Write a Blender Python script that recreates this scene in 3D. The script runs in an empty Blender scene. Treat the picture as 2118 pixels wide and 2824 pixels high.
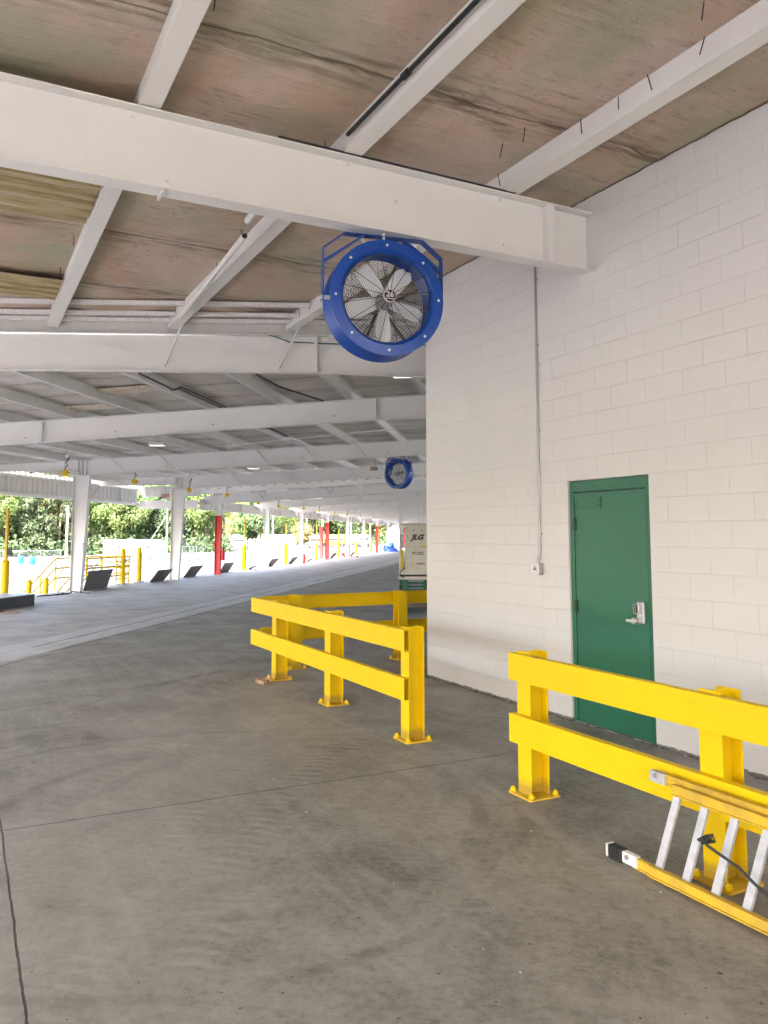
import bpy, bmesh, math, random
from mathutils import Vector, Matrix
random.seed(7)
PI = math.pi; R = math.radians
scn = bpy.context.scene
COL = scn.collection

# ------------------------------------------------------------------ world frames
TH = 0.4801                                  # direction of the block wall
W0 = Vector((0.527, 10.02, 0)); WD = Vector((math.sin(TH), -math.cos(TH), 0)); WN = Vector((-math.cos(TH), -math.sin(TH), 0))
RW = math.atan2(WD.y, WD.x)                  # rotz of wall frame : local x = along wall, local y = into the building (-d)
AZ = R(8.8)                                  # direction of the colonnade
CA = Vector((math.sin(AZ), math.cos(AZ), 0)); CN = Vector((math.cos(AZ), -math.sin(AZ), 0)); RC = -AZ
def fW(u, d, z=0): v = W0 + WD*u + WN*d; v.z = z; return v
def fC(lat, al, z=0): v = CN*lat + CA*al; v.z = z; return v

# ------------------------------------------------------------------ object helpers
def tag(o, label=None, cat=None, group=None, kind=None):
    if label: o['label'] = label
    if cat: o['category'] = cat
    if group: o['group'] = group
    if kind: o['kind'] = kind
    return o
def thing(name, label, cat, loc=(0, 0, 0), rz=0, group=None):
    o = bpy.data.objects.new(name, None); COL.objects.link(o); o.empty_display_size = .2
    o.location = loc; o.rotation_euler = (0, 0, rz)
    return tag(o, label, cat, group)
class MB:
    def __init__(s): s.bm = bmesh.new()
    def _add(s, vs, fs):
        v = [s.bm.verts.new(p) for p in vs]
        for f in fs:
            try: s.bm.faces.new([v[i] for i in f])
            except ValueError: pass
        return v
    def box(s, x0, x1, y0, y1, z0, z1, M=None):
        vs = [Vector((x, y, z)) for z in (z0, z1) for y in (y0, y1) for x in (x0, x1)]
        if M is not None: vs = [M @ v for v in vs]
        s._add(vs, [(0, 2, 3, 1), (4, 5, 7, 6), (0, 1, 5, 4), (2, 6, 7, 3), (0, 4, 6, 2), (1, 3, 7, 5)]); return s
    def prism(s, pts, axis, a0, a1, M=None):
        """extrude a closed 2D outline; axis 'x': pts=(y,z), 'y': pts=(x,z), 'z': pts=(x,y)"""
        def P(p, a):
            v = Vector((a, p[0], p[1])) if axis == 'x' else Vector((p[0], a, p[1])) if axis == 'y' else Vector((p[0], p[1], a))
            return M @ v if M is not None else v
        n = len(pts)
        s._add([P(p, a0) for p in pts] + [P(p, a1) for p in pts],
               [tuple(range(n))[::-1], tuple(range(n, 2*n))] + [(i, (i+1) % n, n+(i+1) % n, n+i) for i in range(n)]); return s
    def tube(s, pts, r, n=8, caps=True, r1=None):
        pts = [Vector(p) for p in pts]; rings = []; up0 = None
        for i, p in enumerate(pts):
            t = (pts[min(i+1, len(pts)-1)] - pts[max(i-1, 0)]).normalized()
            if up0 is None: up0 = Vector((0, 0, 1)) if abs(t.z) < .9 else Vector((1, 0, 0))
            a = t.cross(up0).normalized(); b = a.cross(t).normalized()
            rr = r if r1 is None else r + (r1-r)*i/(len(pts)-1)
            rings.append([s.bm.verts.new(p + (a*math.cos(2*PI*k/n) + b*math.sin(2*PI*k/n))*rr) for k in range(n)])
        for A, B in zip(rings, rings[1:]):
            for k in range(n): s.bm.faces.new((A[k], A[(k+1) % n], B[(k+1) % n], B[k]))
        if caps and len(rings[0]) > 2:
            s.bm.faces.new(rings[0][::-1]); s.bm.faces.new(rings[-1])
        return s
    def lathe(s, prof, M=None, n=24, closed=False):
        """prof: (r, z) about local z"""
        rings = []
        for r, z in prof:
            if r < 1e-6:
                v = Vector((0, 0, z)); rings.append([s.bm.verts.new(M @ v if M is not None else v)]); continue
            ring = []
            for k in range(n):
                v = Vector((r*math.cos(2*PI*k/n), r*math.sin(2*PI*k/n), z)); ring.append(s.bm.verts.new(M @ v if M is not None else v))
            rings.append(ring)
        prs = list(zip(rings, rings[1:])) + ([(rings[-1], rings[0])] if closed else [])
        for A, B in prs:
            if len(A) == 1 and len(B) == 1: continue
            for k in range(n):
                a, b = A[k % len(A)], A[(k+1) % len(A)]; c, d = B[(k+1) % len(B)], B[k % len(B)]
                f = [a] + ([b] if b is not a else []) + ([c] if c is not d else []) + [d]
                s.bm.faces.new(f)
        return s
    def grid(s, P, nu, nv):
        v = [[s.bm.verts.new(P(i/nu, j/nv)) for j in range(nv+1)] for i in range(nu+1)]
        for i in range(nu):
            for j in range(nv): s.bm.faces.new((v[i][j], v[i+1][j], v[i+1][j+1], v[i][j+1]))
        return s
    def build(s, name, mat, parent=None, bevel=0, smooth=False, label=None, loc=None, rz=0, fixn=True):
        if fixn: bmesh.ops.recalc_face_normals(s.bm, faces=s.bm.faces)
        me = bpy.data.meshes.new(name); s.bm.to_mesh(me); s.bm.free()
        me.materials.append(mat)
        o = bpy.data.objects.new(name, me); COL.objects.link(o)
        if parent: o.parent = parent
        if loc is not None: o.location = loc; o.rotation_euler = (0, 0, rz)
        if smooth:
            for p in me.polygons: p.use_smooth = True
            if smooth != 'all':
                try: me.set_sharp_from_angle(angle=R(35))
                except Exception: pass
        if bevel:
            m = o.modifiers.new('Bevel', 'BEVEL'); m.width = bevel; m.segments = 2; m.limit_method = 'ANGLE'; m.angle_limit = R(40)
        if label: o['label'] = label
        return o
def kids(o): return [c for c in bpy.data.objects if c.parent is o]
def copy_tree(o, parent=None, ch=None):
    ch = ch if ch is not None else CH(o)
    c = o.copy(); COL.objects.link(c)
    if parent: c.parent = parent
    for k, sub in ch: copy_tree(k, c, sub)
    return c
def CH(o): return [(k, CH(k)) for k in kids(o)]
ORD = ['first', 'second', 'third', 'fourth', 'fifth', 'sixth', 'seventh', 'eighth', 'ninth', 'tenth', 'eleventh', 'twelfth', 'thirteenth',
       'fourteenth', 'fifteenth', 'sixteenth', 'seventeenth', 'eighteenth', 'nineteenth', 'twentieth', 'twenty-first', 'twenty-second', 'twenty-third',
       'twenty-fourth', 'twenty-fifth', 'twenty-sixth', 'twenty-seventh', 'twenty-eighth', 'twenty-ninth', 'thirtieth']
def rot_to(d):  # matrix turning +z to direction d
    return Vector((0, 0, 1)).rotation_difference(Vector(d).normalized()).to_matrix().to_4x4()
FONTS = {}
def text_mesh(s, size, depth=.002, shear=0, bold=0, sx=1):
    cu = bpy.data.curves.new('lettering', 'FONT'); cu.body = s; cu.size = size; cu.extrude = depth; cu.shear = shear
    cu.offset = bold; cu.align_x = 'CENTER'; cu.align_y = 'CENTER'
    o = bpy.data.objects.new('lettering', cu); COL.objects.link(o)
    dg = bpy.context.evaluated_depsgraph_get(); me = bpy.data.meshes.new_from_object(o.evaluated_get(dg))
    bpy.data.objects.remove(o); bpy.data.curves.remove(cu)
    for v in me.vertices: v.co.x *= sx
    return me
def put_text(s, size, mat, parent, M, name='lettering', **kw):
    me = text_mesh(s, size, **kw); me.transform(M); me.materials.clear(); me.materials.append(mat)
    o = bpy.data.objects.new(name, me); COL.objects.link(o); o.parent = parent; return o

# ------------------------------------------------------------------ materials
class NT:
    def __init__(s, name):
        s.m = bpy.data.materials.new(name); s.m.use_nodes = True; s.t = s.m.node_tree; s.n = s.t.nodes
        s.cache = {}; s.b = s.n['Principled BSDF']; s.out = s.n['Material Output']
    def new(s, t, **kw):
        n = s.n.new(t)
        for k, v in kw.items(): setattr(n, k, v)
        return n
    def ln(s, a, b): s.t.links.new(a, b)
    def set(s, sock, v):
        if hasattr(v, 'is_linked') or isinstance(v, bpy.types.NodeSocket): s.ln(v, sock)
        else: sock.default_value = v
    def math(s, op, a, b=None, c=None, clamp=False):
        n = s.new('ShaderNodeMath', operation=op, use_clamp=clamp)
        s.set(n.inputs[0], a)
        if b is not None: s.set(n.inputs[1], b)
        if c is not None: s.set(n.inputs[2], c)
        return n.outputs[0]
    def vec(s, op, a, b=None):
        n = s.new('ShaderNodeVectorMath', operation=op); s.set(n.inputs[0], a)
        if b is not None: s.set(n.inputs[1], b)
        return n.outputs['Value'] if op in ('DOT_PRODUCT', 'LENGTH', 'DISTANCE') else n.outputs[0]
    def comb(s, x, y, z=0.):
        n = s.new('ShaderNodeCombineXYZ'); s.set(n.inputs[0], x); s.set(n.inputs[1], y); s.set(n.inputs[2], z); return n.outputs[0]
    def sep(s, v):
        n = s.new('ShaderNodeSeparateXYZ'); s.ln(v, n.inputs[0]); return n.outputs
    def obj(s): return s.new('ShaderNodeTexCoord').outputs['Object']
    def gen(s): return s.new('ShaderNodeTexCoord').outputs['Generated']
    def pos(s): return s.new('ShaderNodeNewGeometry').outputs['Position']
    def rnd(s): return s.new('ShaderNodeObjectInfo').outputs['Random']
    def noise(s, v, scale, detail=4, rough=.55, dist=0, out='Fac'):
        key = (v.as_pointer(), scale, detail, rough, dist, out)
        if key in s.cache: return s.cache[key]
        n = s.new('ShaderNodeTexNoise'); s.ln(v, n.inputs['Vector']); n.inputs['Scale'].default_value = scale
        n.inputs['Detail'].default_value = detail; n.inputs['Roughness'].default_value = rough; n.inputs['Distortion'].default_value = dist
        s.cache[key] = n.outputs[out]
        return n.outputs[out]
    def scale(s, v, f):
        return s.vec('MULTIPLY', v, f)
    def ramp(s, f, stops, interp='LINEAR'):
        n = s.new('ShaderNodeValToRGB'); s.ln(f, n.inputs[0]); cr = n.color_ramp; cr.interpolation = interp
        while len(cr.elements) < len(stops): cr.elements.new(.5)
        for e, (p, c) in zip(cr.elements, stops):
            e.position = p; e.color = (c, c, c, 1) if isinstance(c, (int, float)) else (*c, 1)
        return n.outputs[0]
    def mix(s, f, a, b, mode='MIX'):
        n = s.new('ShaderNodeMix', data_type='RGBA', blend_type=mode)
        s.set(n.inputs[0], f)
        for i, v in ((6, a), (7, b)):
            if isinstance(v, tuple): n.inputs[i].default_value = (*v, 1)
            else: s.ln(v, n.inputs[i])
        return n.outputs[2]
    def bump(s, h, dist=.01, strength=1., normal=None):
        n = s.new('ShaderNodeBump'); s.ln(h, n.inputs['Height']); n.inputs['Distance'].default_value = dist; n.inputs['Strength'].default_value = strength
        if normal is not None: s.ln(normal, n.inputs['Normal'])
        return n.outputs[0]
    def fin(s, color=None, rough=None, metal=None, normal=None, spec=None):
        if color is not None:
            if isinstance(color, tuple): s.b.inputs['Base Color'].default_value = (*color, 1)
            else: s.ln(color, s.b.inputs['Base Color'])
        if rough is not None: s.set(s.b.inputs['Roughness'], rough)
        if metal is not None: s.b.inputs['Metallic'].default_value = metal
        if normal is not None: s.ln(normal, s.b.inputs['Normal'])
        if spec is not None: s.b.inputs['Specular IOR Level'].default_value = spec
        return s.m
def paint(name, col, rough=.45, dirt=.12, metal=0, scale=3., dcol=None, bump=.0006, spec=.5, edge=0):
    """painted or bare surface with blotchy wear, grime and fine unevenness"""
    t = NT(name); p = t.pos()
    a = t.noise(p, scale, 6, .62); b = t.noise(p, scale*9, 4, .6)
    f = t.math('MULTIPLY', t.ramp(a, [(.42, 0.), (.72, 1.)]), dirt)
    dc = dcol or tuple(c*.45 for c in col)
    c = t.mix(f, col, dc)
    c = t.mix(t.math('MULTIPLY', t.ramp(b, [(.35, 0.), (.8, 1.)]), dirt*.8), c, tuple(min(1, x*.62+.01) for x in col))
    r = t.math('ADD', t.math('MULTIPLY', b, .25), rough-.12)
    return t.fin(c, r, metal, t.bump(t.noise(p, scale*14, 3), bump, .6), spec)
M = {}
M['white_steel'] = paint('white_steel', (.76, .745, .715), .48, .10, scale=1.3, dcol=(.45, .41, .35))
M['white_steel2'] = paint('old_white_steel', (.70, .685, .65), .5, .2, scale=2.2, dcol=(.36, .31, .25))
M['yellow'] = paint('yellow_paint', (.76, .522, .002), .45, .22, scale=2.2, dcol=(.55, .31, .005), spec=.22)
def rail_mat():
    t = NT('worn_yellow_paint'); p = t.pos(); o = t.obj()
    a = t.noise(p, 1.6, 5, .6); sc_ = t.noise(t.scale(p, (6., 6., 22.)), 1.5, 7, .78, .3); ch_ = t.noise(p, 38, 4, .6)
    col = t.mix(t.math('MULTIPLY', t.ramp(a, [(.4, 0.), (.7, 1.)]), .3), (.76, .522, .002), (.62, .385, .004))
    col = t.mix(t.math('MULTIPLY', t.ramp(sc_, [(.60, 0.), (.72, 1.)]), .42), col, (.36, .235, .03))
    col = t.mix(t.math('MULTIPLY', t.ramp(ch_, [(.72, 0.), (.745, 1.)]), .8), col, (.10, .055, .025))
    z = t.sep(p)[2]; col = t.mix(t.math('MULTIPLY', t.ramp(t.math('ADD', z, t.math('MULTIPLY', sc_, -.12)), [(.0, 1.), (.05, 0.)]), .6), col, (.26, .16, .05))
    return t.fin(col, t.math('MULTIPLY_ADD', sc_, .3, .32), 0, t.bump(t.noise(p, 45, 3), .0006, .6), .22)
M['rail'] = rail_mat()
M['yellow_dirty'] = paint('scuffed_yellow_paint', (.66, .43, .02), .6, .6, scale=9, dcol=(.30, .19, .07))
def flat(name, col, rough, metal=0.):
    t = NT(name); n = t.noise(t.pos(), 1.3, 3); return t.fin(t.mix(t.math('MULTIPLY', n, .25), col, tuple(c*.7 for c in col)), rough, metal)
M['fan_blue'] = flat('blue_powder_coat', (.006, .062, .34), .30)
M['black'] = paint('black_rubber', (.022, .022, .024), .6, .3, scale=6, dcol=(.07, .07, .07))
M['wire'] = paint('dark_wire', (.015, .015, .018), .4, .1)
M['alu'] = paint('bare_aluminium', (.62, .62, .63), .38, .3, metal=.75, scale=9, dcol=(.3, .3, .3))
M['alu_lad'] = paint('scuffed_aluminium', (.55, .55, .56), .5, .45, metal=.25, scale=16, dcol=(.2, .2, .2))
M['steel'] = paint('galvanised_steel', (.42, .43, .44), .42, .25, metal=.6, scale=8)
M['dark_steel'] = paint('dark_deck_plate', (.12, .108, .095), .55, .5, scale=2.5, dcol=(.2, .155, .115))
M['hinge'] = paint('dark_green_hinge', (.01, .05, .03), .45, .2)
M['blade'] = paint('cast_blade', (.82, .83, .85), .4, .05, metal=.0)
M['red'] = paint('red_paint', (.62, .02, .018), .42, .15, scale=3)
M['green'] = paint('green_paint', (.018, .142, .078), .38, .2, scale=1.6, dcol=(.010, .065, .034))
M['green_mach'] = paint('machine_green', (.012, .13, .06), .4, .3, scale=9)
M['cream'] = paint('cream_paint', (.74, .72, .60), .45, .22, scale=7, dcol=(.36, .28, .16))
M['wood'] = paint('weathered_wood', (.42, .26, .14), .75, .5, scale=12, dcol=(.2, .1, .05))
M['bark'] = paint('bark', (.15, .115, .085), .9, .5, scale=4)
M['pole_wood'] = paint('pole_wood', (.40, .37, .33), .85, .4, scale=4)
M['tan'] = paint('tan_cladding', (.55, .46, .33), .7, .2, scale=.5)
M['rust'] = paint('rusty_red', (.36, .1, .06), .7, .4, scale=.8)
M['blue_plastic'] = paint('blue_plastic', (.02, .28, .62), .35, .1)
M['barrel_blue'] = paint('barrel_blue', (.03, .3, .55), .4, .15)
M['tarp'] = paint('blue_tarp', (.01, .06, .42), .5, .3, scale=6)
M['white'] = paint('white_plastic', (.74, .73, .70), .4, .12, scale=6)
M['grey_text'] = paint('dark_grey_print', (.05, .055, .065), .5, .2, scale=20)
M['ink'] = paint('black_print', (.02, .02, .022), .5, .15, scale=20)
M['red_ink'] = paint('red_print', (.35, .008, .01), .5, .1)
M['lime'] = paint('lime_print', (.45, .58, .05), .5, .1)
M['orange'] = paint('orange_truck', (.8, .38, .03), .4, .1)
M['chain'] = paint('chain_steel', (.2, .2, .2), .5, .3, metal=.4)
M['glass'] = paint('dark_glass', (.03, .035, .04), .12, .05)
def emit(name, col, st):
    t = NT(name); t.b.inputs['Emission Color'].default_value = (*col, 1); t.b.inputs['Emission Strength'].default_value = st
    return t.fin((.8, .8, .8), .4)
M['lamp'] = emit('lit_lamp_lens', (1, .97, .92), .07)
M['white_wall_far'] = paint('white_cladding', (.36, .37, .385), .5, .1, scale=.4)

def mat_block():
    t = NT('painted_block'); o = t.obj(); x, y, z = t.sep(o)
    # the paint film sags the joint lines a little
    wob = t.noise(o, 2.2, 3, .6, out='Color'); wv = t.vec('MULTIPLY', t.vec('SUBTRACT', wob, (.5, .5, .5)), (.006, .006, .006))
    v = t.vec('ADD', t.comb(t.math('ADD', x, 40.64), t.math('ADD', t.math('SUBTRACT', z, .191), 4.064), 0.), wv)
    def brick(ms, sm):
        n = t.new('ShaderNodeTexBrick', offset=.5, squash=1.); t.ln(v, n.inputs['Vector'])
        n.inputs['Scale'].default_value = 1; n.inputs['Mortar Size'].default_value = ms; n.inputs['Mortar Smooth'].default_value = sm
        n.inputs['Brick Width'].default_value = .4064; n.inputs['Row Height'].default_value = .2032
        n.inputs['Color1'].default_value = (0, 0, 0, 1); n.inputs['Color2'].default_value = (1, 1, 1, 1); n.inputs['Mortar'].default_value = (.5, .5, .5, 1)
        return n
    b1 = brick(.0026, .8); b2 = brick(.009, 1.)
    faint = t.noise(o, 1.7, 3, .6)                       # joints are filled with paint in places
    vis = t.ramp(faint, [(.3, .35), (.62, 1.)])
    groove = t.math('MULTIPLY', b1.outputs['Fac'], vis)
    soft = t.math('MULTIPLY', b2.outputs['Fac'], vis)
    big = t.noise(o, .55, 5, .6); mid = t.noise(o, 2.6, 5, .65)
    col = t.mix(t.ramp(big, [(.35, 0.), (.7, 1.)]), (.70, .675, .66), (.655, .65, .615))
    col = t.mix(t.math('MULTIPLY', b1.outputs['Color'], .10), col, (.60, .60, .56))
    col = t.mix(t.math('MULTIPLY', t.ramp(mid, [(.55, 0.), (.85, 1.)]), .28), col, (.5, .47, .42))
    sc = t.noise(t.scale(o, (5., 5., 1.1)), 3.2, 6, .7)
    col = t.mix(t.math('MULTIPLY', t.ramp(sc, [(.68, 0.), (.78, 1.)]), .22), col, (.38, .36, .32))
    spk = t.noise(o, 34, 2, .5); col = t.mix(t.math('MULTIPLY', t.ramp(spk, [(.745, 0.), (.77, 1.)]), .55), col, (.2, .18, .16))
    # splash dirt along the foot of the wall, ragged
    foot = t.math('ADD', z, t.math('MULTIPLY', t.noise(o, 14, 4, .7), -.045))
    col = t.mix(t.math('MULTIPLY', t.ramp(foot, [(-.022, 1.), (.006, 0.)]), .9), col, (.12, .11, .095))
    col = t.mix(t.math('MULTIPLY', groove, .27), col, (.42, .39, .35))
    h = t.math('SUBTRACT', t.math('MULTIPLY', t.noise(o, 60, 4, .65), .12), t.math('ADD', groove, t.math('MULTIPLY', soft, .35)))
    h = t.math('ADD', h, t.math('MULTIPLY', t.noise(o, 9, 3), .25))
    return t.fin(col, .52, 0, t.bump(h, .0040, .6), .4)
M['block'] = mat_block()

def mat_floor():
    t = NT('old_concrete'); p = t.pos()
    lat = t.vec('DOT_PRODUCT', p, tuple(CN)); al = t.vec('DOT_PRODUCT', p, tuple(CA))
    q = t.vec('SUBTRACT', p, tuple(W0)); u = t.vec('DOT_PRODUCT', q, tuple(WD)); d = t.vec('DOT_PRODUCT', q, tuple(WN))
    wv = t.comb(u, d, 0.); cv = t.comb(lat, al, 0.)
    n1 = t.noise(p, .28, 6, .62); n2 = t.noise(p, 1.3, 7, .68, .6); n3 = t.noise(p, 9, 5, .7); n4 = t.noise(p, 55, 3, .6)
    col = t.mix(t.ramp(n2, [(.32, 0.), (.68, 1.)]), (.130, .128, .110), (.295, .290, .262))
    col = t.mix(t.math('MULTIPLY', t.ramp(n1, [(.38, 0.), (.62, 1.)]), .55), col, (.235, .218, .185))
    # sweeping streaks left by traffic, along the wall and along the dock
    s1 = t.noise(t.scale(wv, (.5, 5.5, 1.)), 1.1, 7, .66, .5)
    s2 = t.noise(t.scale(cv, (5.5, .45, 1.)), 1.1, 7, .66, .5)
    s3 = t.noise(t.scale(t.comb(t.math('ADD', u, d), t.math('SUBTRACT', u, d), 0.), (.5, 4.5, 1.)), 1.0, 6, .65, .4)
    col = t.mix(t.math('MULTIPLY', t.ramp(s1, [(.48, 0.), (.70, 1.)]), .55), col, (.35, .335, .30))
    col = t.mix(t.math('MULTIPLY', t.ramp(s3, [(.5, 0.), (.7, 1.)]), .38), col, (.105, .098, .088))
    col = t.mix(t.math('MULTIPLY', t.ramp(s2, [(.55, 0.), (.75, 1.)]), .35), col, (.32, .30, .27))
    s4 = t.noise(t.scale(cv, (2.0, 17., 1.)), 1.5, 6, .75, .3)
    col = t.mix(t.math('MULTIPLY', t.math('MULTIPLY', t.ramp(s4, [(.48, 0.), (.68, 1.)]), t.ramp(n1, [(.4, .2), (.6, 1.)])), .42), col, (.34, .325, .30))
    col = t.mix(t.math('MULTIPLY', t.math('MULTIPLY', t.ramp(s4, [(.32, 1.), (.47, 0.)]), t.ramp(n2, [(.4, 0.), (.6, 1.)])), .4), col, (.085, .08, .072))
    col = t.mix(t.math('MULTIPLY', t.ramp(n3, [(.5, 0.), (.8, 1.)]), .3), col, (.08, .074, .066))
    col = t.mix(t.math('MULTIPLY', t.ramp(t.noise(p, 3.1, 8, .75), [(.60, 0.), (.70, 1.)]), .28), col, (.34, .32, .28))
    n5 = t.noise(t.vec('ADD', p, (3.3, 8.1, 0.)), .75, 8, .72, .7)
    col = t.mix(t.math('MULTIPLY', t.ramp(n5, [(.50, 0.), (.62, 1.)]), .38), col, (.335, .318, .285))
    col = t.mix(t.math('MULTIPLY', t.ramp(n5, [(.36, 1.), (.46, 0.)]), .5), col, (.105, .10, .088))
    n6 = t.noise(p, 22, 5, .75, .4)
    col = t.mix(t.math('MULTIPLY', t.ramp(n6, [(.42, 0.), (.68, 1.)]), .34), col, (.38, .36, .325))
    col = t.mix(t.math('MULTIPLY', t.ramp(n6, [(.3, 1.), (.46, 0.)]), .34), col, (.075, .07, .062))
    def lines(a, b, w, amp=.01, sc=3.):  # one shared wobble keeps the shader light
        sc = 3.   # mask of a thin line a == b
        j = t.math('MULTIPLY', t.math('SUBTRACT', t.noise(p, sc, 4, .7), .5), amp*2)
        return t.math('SUBTRACT', 1., t.ramp(t.math('DIVIDE', t.math('ABSOLUTE', t.math('ADD', t.math('SUBTRACT', a, b), j)), w), [(.45, 0.), (1., 1.)]))
    def gate(x, lo, hi, s=.02):
        a = t.math('MULTIPLY', t.math('SUBTRACT', x, lo), 1/s, clamp=True); b = t.math('MULTIPLY', t.math('SUBTRACT', hi, x), 1/s, clamp=True)
        return t.math('MULTIPLY', a, b)
    def mul(*a):
        r = a[0]
        for k in a[1:]: r = t.math('MULTIPLY', r, k)
        return r
    # apron outside the inner slab: paler
    outer = t.math('MAXIMUM', gate(lat, -30., -6.72, .15), t.math('MULTIPLY', gate(d, 4.86, 40., .1), gate(al, -60., 12.5, .5)))
    col = t.mix(t.math('MULTIPLY', outer, .75), col, t.mix(t.ramp(n2, [(.3, 0.), (.7, 1.)]), (.30, .29, .285), (.46, .45, .44)))
    # pale grout band of the long joint
    wob = t.math('MULTIPLY', t.math('SUBTRACT', t.noise(p, 1.6, 6, .7), .5), .22)
    band = mul(gate(t.math('ADD', lat, wob), -7.72, -6.72, .08), gate(al, 10.2, 200., .6))
    col = t.mix(t.math('MULTIPLY', band, .75), col, t.mix(t.ramp(t.noise(t.scale(cv, (9., .8, 1.)), 1.2, 6, .7), [(.35, 0.), (.65, 1.)]), (.36, .36, .36), (.60, .60, .61)))
    # tyre tread prints: ladder-like bars on curving tracks
    def track(c0, c1, w, lo, hi, freq, strength, colr):
        nonlocal col
        x, y, z = t.sep(p)
        cx = t.math('ADD', t.math('MULTIPLY', t.math('POWER', t.math('SUBTRACT', y, 4.2), 2.), c1), c0)
        es = t.math('SUBTRACT', x, cx); e = t.math('ABSOLUTE', es)
        m = t.math('SUBTRACT', 1., t.ramp(t.math('DIVIDE', t.math('ADD', e, t.math('MULTIPLY', t.noise(p, 7, 4, .7), w*.6)), w), [(.75, 0.), (1.2, 1.)]))
        bar = t.math('SINE', t.math('ADD', t.math('MULTIPLY', t.math('ADD', y, t.math('ADD', t.math('MULTIPLY', es, .22), t.math('MULTIPLY', t.math('MULTIPLY', es, es), 1.6))), freq), t.math('MULTIPLY', t.noise(p, 1.9, 4, .6), 8.)))
        bar = t.ramp(t.math('MULTIPLY_ADD', bar, .5, .5), [(.5, 0.), (.85, 1.)])
        fade = t.ramp(t.noise(p, 1.1, 4, .7), [(.38, .05), (.58, 1.)])
        m = mul(m, bar, fade, gate(y, lo, hi, 1.)); col = t.mix(t.math('MULTIPLY', m, strength), col, colr)
    track(-.80, .07, .20, 2.0, 8.5, 60., .27, (.42, .40, .365))
    track(-.80, .07, .20, 2.0, 8.5, 60.7, .14, (.12, .115, .10))
    track(-1.22, .05, .14, 2.2, 7.5, 61., .32, (.40, .38, .345))
    track(-2.1, .03, .16, 4.2, 9.5, 50., .35, (.10, .095, .085))
    lane = t.math('MULTIPLY', gate(t.math('ADD', t.sep(p)[0], t.math('MULTIPLY', n2, .9)), -2.2, -.2, .5), gate(t.sep(p)[1], 2.0, 9.5, 1.5)); col = t.mix(t.math('MULTIPLY', lane, .30), col, (.37, .35, .315))
    # arc of rubber and a few scratches
    def arc(cx, cy, r, w, st, c):
        nonlocal col
        e = t.math('SUBTRACT', t.vec('LENGTH', t.vec('MULTIPLY', t.vec('SUBTRACT', p, (cx, cy, 0.)), (1., 1., 0.))), r)
        m = mul(lines(e, 0., w, .02, 2.5), t.ramp(t.noise(p, 1.1, 4, .7), [(.45, 0.), (.58, 1.)])); col = t.mix(t.math('MULTIPLY', m, st), col, c)
    arc(-.9, 5.3, 1.5, .07, .35, (.08, .075, .07)); arc(-1.2, 5.2, 2.05, .05, .35, (.09, .085, .08)); arc(4.5, 7.5, 5.6, .05, .4, (.36, .34, .31)); arc(-7., 3., 8.2, .06, .4, (.34, .32, .29))
    arc(-12, 16, 11.4, .08, .45, (.08, .077, .072)); arc(-8., 27., 9.2, .07, .5, (.09, .085, .08)); arc(-9.5, 10., 7.3, .05, .4, (.36, .34, .31)); arc(5., 20., 6.3, .07, .4, (.085, .08, .075))
    # saw-cut joints
    joints = [mul(lines(u, 3.29, .0085, .012), gate(d, 1.2, 4.83)), mul(lines(d, 4.81, .0075, .012), gate(u, -1.6, 30.)),
              mul(lines(u, 7.9, .010), gate(d, 0., 4.83)), mul(lines(lat, -7.24, .03, .02), gate(al, 11.6, 200.)), mul(lines(lat, -6.70, .022, .03), gate(al, 11.2, 200.)),
              mul(lines(al, 24.1, .02, .02), gate(lat, -13.2, -7.2)), mul(lines(al, 30.6, .02, .02), gate(lat, -13.2, 5.)), mul(lines(al, 17.4, .012, .015), gate(lat, -6.7, 3.)),
              mul(lines(al, 45., .03, .02), gate(lat, -13.2, 5.)), mul(lines(u, -3.4, .010, .02), gate(d, 0., 3.8))]
    e = t.math('SUBTRACT', t.vec('LENGTH', t.vec('MULTIPLY', t.vec('SUBTRACT', p, (-2.72, 10.85, 0.)), (1., 1., 0.))), 2.28)
    joints.append(mul(lines(e, 0., .02, .02), gate(lat, -12., -5.9), gate(al, 7.5, 11.4)))
    jm = joints[0]
    for k in joints[1:]: jm = t.math('MAXIMUM', jm, k)
    col = t.mix(t.math('MULTIPLY', jm, .85), col, (.035, .032, .028))
    # pale crumbs and dark specks
    for sc_, lo, c, st in ((48, .775, (.42, .40, .37), .6), (30, .76, (.035, .033, .03), .8), (110, .72, (.05, .046, .04), .5), (90, .73, (.42, .4, .36), .5)):
        col = t.mix(t.math('MULTIPLY', t.ramp(t.noise(p, sc_, 1, .4), [(lo, 0.), (lo+.02, 1.)]), st), col, c)
    rough = t.math('ADD', t.math('MULTIPLY', t.ramp(n2, [(.3, 1.), (.7, 0.)]), .22), .5)
    h = t.math('ADD', t.math('MULTIPLY', n4, .25), t.math('MULTIPLY', n3, .6)); h = t.math('SUBTRACT', h, t.math('MULTIPLY', jm, 2.))
    return t.fin(col, rough, 0, t.bump(h, .004, .5), .35)
M['floor'] = mat_floor()

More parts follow.
